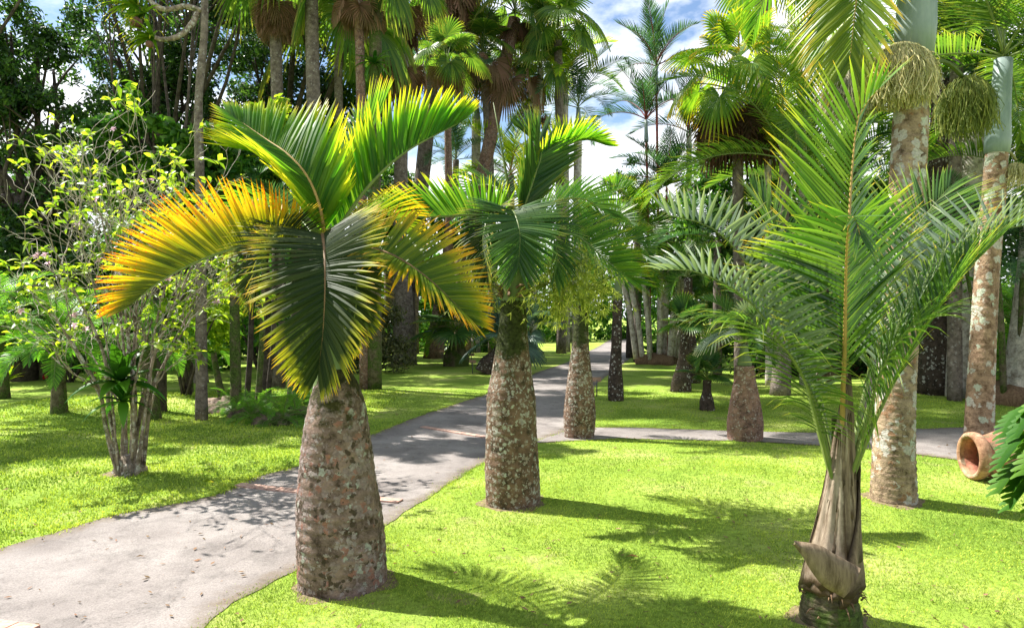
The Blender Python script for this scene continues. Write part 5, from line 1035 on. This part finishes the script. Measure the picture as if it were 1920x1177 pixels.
# ================================================================== PANDANUS (top left)
PD = 10.5; pg = GX(378, PD); PN = empty('pandanus', pg, 'pandanus with pale curving branches and spiky leaf tufts at the top left', 'tree')
def PW(px, py, dd=0): return W(px, py, PD+dd)-pg
m = MB(); P, _ = spline([Vector((0, 0, -.05)), PW(376, 400), PW(372, 200), PW(383, 60), PW(384, -80)], 26); m.tube(P, [.09-.0016*i for i in range(26)], 10, wob=.1); m.build('trunk', M['bark7'], PN)
for pts in ([(383, 22), (350, 12), (310, 18), (285, 5), (262, -20)], [(372, 20), (360, 45), (335, 68), (305, 74), (290, 70)], [(384, -10), (420, -40), (440, -70)]):
    m = MB(); P, _ = spline([PW(a, b, -.05*i) for i, (a, b) in enumerate(pts)], 14); m.tube(P, [.045]*5+[.04]*5+[.034]*4, 8, wob=.06); m.build('branch', M['branch'], PN)
def tuft(px, py, n, L_, dirv, dd=-.15):
    c = PW(px, py, dd); mb = MB(); dirv = Vector(dirv).normalized()
    for i in range(n):
        d = (dirv*1.0+Vector((rnd.gauss(0, .8), rnd.gauss(0, .8), rnd.gauss(0, .7)))).normalized(); S = d.cross(UP).normalized(); l = L_*rnd.uniform(.6, 1.1); rr = rnd.random(); pts = [c.copy()]; q = d.copy()
        for k in range(4): q = (q+Vector((0, 0, -.16*k))).normalized(); pts.append(pts[-1]+q*l/4)
        vs = []; cs = []
        for k, p in enumerate(pts): w = .024*[1, 1, .8, .5, .05][k]; vs += [p-S*w, p+UP*w*-.5, p+S*w]; cs += [(k/4, rr, 0)]*3
        mb.add(vs, [f for k in range(4) for f in ((3*k, 3*k+1, 3*k+4, 3*k+3), (3*k+1, 3*k+2, 3*k+5, 3*k+4))], cs)
    mb.build('leaf_tuft', M['yellow'] if n > 20 else M['yellowgreen'], PN, smooth=False)
tuft(285, 68, 34, .52, (-1, 0, .1)); tuft(255, 8, 34, .6, (-.6, 0, .6)); tuft(262, -20, 26, .6, (-.7, 0, .3)); tuft(270, 25, 22, .5, (-.4, -.2, -.4))
for px, py, r in [(255, 42, .085), (280, 83, .055)]:
    m = MB(); c = PW(px, py, -.2); n = 14
    pr_ = [(math.cos(PI*i/9-PI/2)*r, math.sin(PI*i/9-PI/2)*r) for i in range(10)]
    vs = [c+Vector((math.cos(2*PI*k/n)*a*(1+.08*(k % 2)), math.sin(2*PI*k/n)*a*(1+.08*(k % 2)), b)) for a, b in pr_ for k in range(n)]
    m.add(vs, [(i*n+k, i*n+(k+1) % n, (i+1)*n+(k+1) % n, (i+1)*n+k) for i in range(9) for k in range(n)]); m.build('fruit', M['fruit'], PN)

# ================================================================== BROADLEAF TREES
def tree(lab, px, d, trunk_h, cl, n, size, mat, r0=.3, bark='bark8', name='broadleaf_tree', lean=0, **kw):
    g = GX(px, d); root = empty(name, g, lab, 'tree', None)
    C = [(W(a, b, d+dd).x-g.x, dd, W(a, b, d+dd).z-g.z, r) for a, b, dd, r in cl]
    m = MB(); P, _ = spline([(0, 0, -.1), (lean*.3, 0, trunk_h*.5), (lean, 0, trunk_h)], 10); m.tube(P, [r0*(1.15-.05*i) for i in range(10)], 10, wob=.1); m.build('trunk', M[bark], root)
    m = MB(); top = Vector(P[-1])
    for c in C:
        e = Vector(c[:3]); t0 = P[rnd.choice([5, 6, 7, 8, 9])]; P2, _ = spline([t0, t0.lerp(e, .45)+Vector((rnd.gauss(0, .3), rnd.gauss(0, .3), .2)), e], 9); rb = r0*rnd.uniform(.22, .42); m.tube(P2, [rb*(1-.09*j) for j in range(9)], 6)
        for j in range(3): e2 = e+Vector((rnd.gauss(0, 1), rnd.gauss(0, 1), rnd.gauss(0, .6)))*c[3]*.7; m.tube([P2[5], P2[5].lerp(e2, .5)+Vector((0, 0, .1)), e2], [rb*.4, rb*.25, rb*.1], 4, cap=False)
    m.build('limbs', M[bark], root)
    sub = []
    for c in C:
        for j in range(9):
            dr = Vector((rnd.gauss(0, 1), rnd.gauss(0, 1), rnd.gauss(0, .8))).normalized()*c[3]*rnd.uniform(.35, 1.0); sub.append((c[0]+dr.x, c[1]+dr.y, c[2]+dr.z, c[3]*rnd.uniform(.22, .42)))
    V, Fc, Cc = leaf_cloud(sub, n, size, **kw); link(bpy.data.objects.new('crown', np_mesh('crown', V, Fc, M[mat], Cc)), root)
    return root
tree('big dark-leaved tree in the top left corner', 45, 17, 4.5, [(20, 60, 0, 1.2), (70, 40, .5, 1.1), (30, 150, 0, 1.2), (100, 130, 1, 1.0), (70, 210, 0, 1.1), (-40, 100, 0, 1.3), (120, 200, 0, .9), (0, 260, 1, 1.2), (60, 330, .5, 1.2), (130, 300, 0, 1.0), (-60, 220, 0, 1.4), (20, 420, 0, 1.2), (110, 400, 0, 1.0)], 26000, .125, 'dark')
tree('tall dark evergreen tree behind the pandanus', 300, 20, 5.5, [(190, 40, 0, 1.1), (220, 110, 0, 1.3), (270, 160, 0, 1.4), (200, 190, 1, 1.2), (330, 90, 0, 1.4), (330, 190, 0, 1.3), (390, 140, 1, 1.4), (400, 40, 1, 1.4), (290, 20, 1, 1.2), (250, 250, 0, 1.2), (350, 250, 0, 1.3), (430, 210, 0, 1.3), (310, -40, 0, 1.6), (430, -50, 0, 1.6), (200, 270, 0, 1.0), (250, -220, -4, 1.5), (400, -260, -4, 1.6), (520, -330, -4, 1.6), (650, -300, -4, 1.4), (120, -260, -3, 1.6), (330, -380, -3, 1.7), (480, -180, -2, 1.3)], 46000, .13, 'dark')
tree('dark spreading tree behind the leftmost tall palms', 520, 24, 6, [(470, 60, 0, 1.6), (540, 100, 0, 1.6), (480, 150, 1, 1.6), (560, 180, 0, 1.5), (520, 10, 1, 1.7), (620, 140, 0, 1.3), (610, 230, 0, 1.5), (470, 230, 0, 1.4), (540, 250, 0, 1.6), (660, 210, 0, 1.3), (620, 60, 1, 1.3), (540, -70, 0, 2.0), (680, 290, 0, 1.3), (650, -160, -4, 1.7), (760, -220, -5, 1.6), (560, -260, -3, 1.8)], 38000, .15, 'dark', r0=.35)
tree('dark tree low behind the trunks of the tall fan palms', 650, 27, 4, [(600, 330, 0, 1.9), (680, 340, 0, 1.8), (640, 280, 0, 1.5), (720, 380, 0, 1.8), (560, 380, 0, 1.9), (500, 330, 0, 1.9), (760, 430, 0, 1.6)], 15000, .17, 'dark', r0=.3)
tree('bright green small tree with big leaves behind the flowering shrub', 300, 11.2, 2.2, [(190, 250, 0, .55), (260, 230, 0, .5), (230, 310, 0, .6), (310, 300, 0, .6), (370, 260, .2, .55), (350, 340, 0, .6), (420, 330, 0, .55), (170, 340, 0, .5), (270, 380, 0, .6), (450, 290, .3, .5), (480, 360, .3, .55), (400, 400, 0, .5), (290, -85, 0, .5), (200, -105, 0, .55), (370, -115, 0, .45), (250, -190, 0, .5)], 12500, .17, 'green', r0=.1, asp=.5)  # topmost clumps, out of view, added to shade the path
tree('lime green leafy tree between the big bottle palm and the dark trees', 500, 12.5, 2.4, [(460, 240, 0, .4), (520, 240, 0, .5), (500, 300, 0, .6), (560, 270, 0, .5), (550, 340, 0, .6), (470, 330, 0, .5), (430, 300, 0, .5)], 5000, .17, 'shrub', r0=.08, asp=.38)
tree('light green airy tree in the centre distance left of the red-stemmed palms', 1180, 26, 2.5, [(1150, 360, 0, .9), (1190, 340, 0, .9), (1120, 400, 0, .8), (1180, 410, 0, 1.0), (1215, 380, 0, .9)], 5000, .12, 'fern', r0=.12, shell=.2)
tree('dark leafy tree in the centre distance behind the leaning skirted palm', 770, 26, 3, [(740, 350, 0, 1.2), (790, 400, 0, 1.3), (850, 430, 0, 1.3), (720, 430, 0, 1.4), (690, 380, 0, 1.3), (900, 460, 0, 1.3)], 10000, .16, 'green', r0=.2)
tree('leafy green tree at the back right behind the yellow-green palms', 1480, 19, 3, [(1400, 320, 0, 1.3), (1470, 300, 0, 1.3), (1540, 280, 0, 1.4), (1620, 300, 0, 1.4), (1440, 400, 0, 1.4), (1560, 400, 0, 1.5), (1340, 380, 0, 1.2), (1650, 400, 0, 1.3)], 15000, .16, 'green', r0=.25)
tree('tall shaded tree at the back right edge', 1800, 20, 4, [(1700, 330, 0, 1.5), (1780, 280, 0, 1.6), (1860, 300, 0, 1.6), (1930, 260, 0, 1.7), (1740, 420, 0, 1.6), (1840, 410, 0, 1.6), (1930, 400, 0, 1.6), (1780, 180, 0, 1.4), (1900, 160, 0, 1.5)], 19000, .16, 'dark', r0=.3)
bush('leafy_shrub', 'low bright leafy shrub behind the right stems of the flowering shrub', GX(350, 13), clumps(1.0, .5, 1.2, 12, .4, 1.1), 3800, .13, 'shrub')
bush('leafy_shrub', 'leafy green shrub filling the gap left of the big bottle palm', GX(500, 16), clumps(1.1, .5, 2.0, 12, .5, 1.2), 4000, .14, 'green')
bush('leafy_shrub', 'dense green shrub behind the left date palms', GX(130, 16.5), clumps(1.9, .5, 2.8, 20, .6, .6), 7000, .15, 'dark')
# ferny bank at the far right
for i, (px, py, sc) in enumerate([(1880, 700, 1.3), (1925, 640, 1.4), (1900, 590, 1.3), (1960, 720, 1.3)]):
    g = GX(px, 13.6+.4*i); r_ = empty('tree_fern', g, ['bright green tree fern low beside the bamboo-like stems', 'bright green tree fern at the right edge, middle one', 'highest of the bright tree ferns at the right edge', 'tree fern cut by the right edge near the ground'][i], 'fern', 'tree ferns at the right edge')
    h = max(.2, W(px, py, g.y).z-g.z); m = MB(); m.tube([(0, 0, -.03), (0, 0, h)], .06, 8); m.build('trunk', M['bark9'], r_); place_fronds(r_, Vector((0, 0, h)), 'date', 16, sc)
# dense undergrowth closing the view behind the lawns
def thicket(name, lab, pts, n, size, mat):
    C = []
    for (x, y, z, r) in pts: C.append((x, y, z, r))
    V, Fc, Cc = leaf_cloud(C, n, size, shell=.15); o = bpy.data.objects.new(name, np_mesh(name, V, Fc, M[mat], Cc)); link(o); tag(o, lab, 'undergrowth', kind='stuff')
def band(x0, x1, d, dw, h, step, r):
    out = []
    x = x0
    while x < x1:
        y = d(x) if callable(d) else d
        for z in np.arange(.3, h(x) if callable(h) else h, r*1.0): out.append((x+rnd.uniform(-r, r)*.5, y+rnd.uniform(-dw, dw), float(z), r*rnd.uniform(.7, 1.3)))
        x += step
    return out
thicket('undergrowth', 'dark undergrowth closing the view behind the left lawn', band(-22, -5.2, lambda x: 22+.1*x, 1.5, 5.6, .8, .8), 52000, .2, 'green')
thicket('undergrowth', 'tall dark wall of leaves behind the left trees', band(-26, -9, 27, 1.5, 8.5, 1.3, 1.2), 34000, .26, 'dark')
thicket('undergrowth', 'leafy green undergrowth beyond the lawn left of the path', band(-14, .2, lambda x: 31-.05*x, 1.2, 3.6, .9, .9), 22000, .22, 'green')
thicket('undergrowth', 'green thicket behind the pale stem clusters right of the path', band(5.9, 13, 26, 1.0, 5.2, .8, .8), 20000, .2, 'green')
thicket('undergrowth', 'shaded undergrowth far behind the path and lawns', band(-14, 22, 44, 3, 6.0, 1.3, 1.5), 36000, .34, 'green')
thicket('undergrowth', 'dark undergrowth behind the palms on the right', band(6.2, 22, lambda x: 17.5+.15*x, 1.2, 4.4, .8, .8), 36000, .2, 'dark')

tree('tall leafy tree standing beyond the left edge of the photo', -330, 11, 4, [(-330, -150, 0, 1.1), (-200, -220, .5, 1.0), (-420, -260, 0, 1.2), (-120, -150, 1, .8), (-260, -60, 1, .9), (120, -270, .3, .75), (235, -310, .6, .7), (60, -200, .8, .7)], 14000, .14, 'green', r0=.16)
tree('small leafy tree standing left of the path just outside the photo', -640, 6.6, 1.9, [(-560, 330, 0, .5), (-700, 250, 0, .5), (-450, 260, -.2, .45), (-600, 200, .2, .5)], 1500, .12, 'green', r0=.05)
# fallen leaves
for i, (px, py, lab) in enumerate([(62, 940, 'orange fallen leaf on the left lawn'), (378, 908, 'reddish fallen leaf near the path edge'), (1170, 1052, 'pale dry fallen leaf on the middle lawn')]):
    g = G(px, py)+Vector((0, 0, .03)); mb = MB(); leafq(mb, Vector((0, 0, 0)), Vector((.9, .3, .1)).normalized(), .11, .05, .5); o = mb.build('fallen_leaf', M['straw'] if i < 2 else M['brown'], None, loc=g); tag(o, lab, 'leaf')

# ================================================================== LIGHT, SKY, CAMERA
SUN_EL, SUN_AZV = math.radians(53), Vector((-.9, .43, 0)).normalized()
sv = Vector((SUN_AZV.x*math.cos(SUN_EL), SUN_AZV.y*math.cos(SUN_EL), math.sin(SUN_EL)))
ld = bpy.data.lights.new('sun', 'SUN'); ld.energy = 5.0; ld.angle = math.radians(.5); ld.color = (1, .96, .88)
lo = bpy.data.objects.new('sun', ld); lo.rotation_euler = sv.to_track_quat('Z', 'Y').to_euler(); link(lo)
world = bpy.data.worlds.new('World'); scene.world = world; world.use_nodes = True; nt = world.node_tree; nt.nodes.clear(); L = nt.links.new
sky = nd(nt, 'ShaderNodeTexSky', sky_type='NISHITA'); sky.sun_disc = False; sky.sun_elevation = SUN_EL; sky.sun_rotation = math.atan2(SUN_AZV.x, SUN_AZV.y); sky.air_density = 1.0; sky.dust_density = .3; sky.ozone_density = 2.0
tc = nd(nt, 'ShaderNodeTexCoord'); mp = nd(nt, 'ShaderNodeMapping'); mp.inputs['Scale'].default_value = (1, 1, 1.9); mp.inputs['Location'].default_value = CLOUD_OFF if 'CLOUD_OFF' in globals() else (.35, .1, .2); L(tc.outputs['Generated'], mp.inputs[0])
nz = nd(nt, 'ShaderNodeTexNoise', i_Scale=2.6, i_Detail=9.0, i_Roughness=.56); L(mp.outputs[0], nz.inputs[0])
sz = nd(nt, 'ShaderNodeSeparateXYZ'); L(tc.outputs['Generated'], sz.inputs[0])
mr = nd(nt, 'ShaderNodeMapRange'); L(sz.outputs['Z'], mr.inputs[0]); mr.inputs[1].default_value = 0; mr.inputs[2].default_value = .3; mr.inputs[3].default_value = .3; mr.inputs[4].default_value = 0
ad = nd(nt, 'ShaderNodeMath', operation='ADD'); L(nz.outputs['Fac'], ad.inputs[0]); L(mr.outputs[0], ad.inputs[1])
rc = ramp(nt, [(.47, 0), (.56, 1)]); L(ad.outputs[0], rc.inputs[0])
mx = nd(nt, 'ShaderNodeMix', data_type='RGBA'); L(rc.outputs[0], mx.inputs[0]); L(sky.outputs[0], mx.inputs[6]); mx.inputs[7].default_value = (8.4, 8.6, 8.9, 1)
bg = nd(nt, 'ShaderNodeBackground', i_Strength=.07); L(mx.outputs[2], bg.inputs[0]); ow = nd(nt, 'ShaderNodeOutputWorld'); L(bg.outputs[0], ow.inputs[0])
cd = bpy.data.cameras.new('camera'); cd.sensor_width = 36; cd.lens = F/1920*36; cd.clip_end = 2000; cd.clip_start = .05
cam = bpy.data.objects.new('camera', cd); cam.location = (0, 0, EYE); cam.rotation_euler = (math.radians(90), 0, 0); link(cam); scene.camera = cam
scene.view_settings.view_transform = 'Standard'; scene.view_settings.look = 'None'; scene.view_settings.exposure = 1.5; scene.view_settings.gamma = 1
scene.cycles.max_bounces = 8; scene.cycles.transmission_bounces = 6; scene.cycles.diffuse_bounces = 4
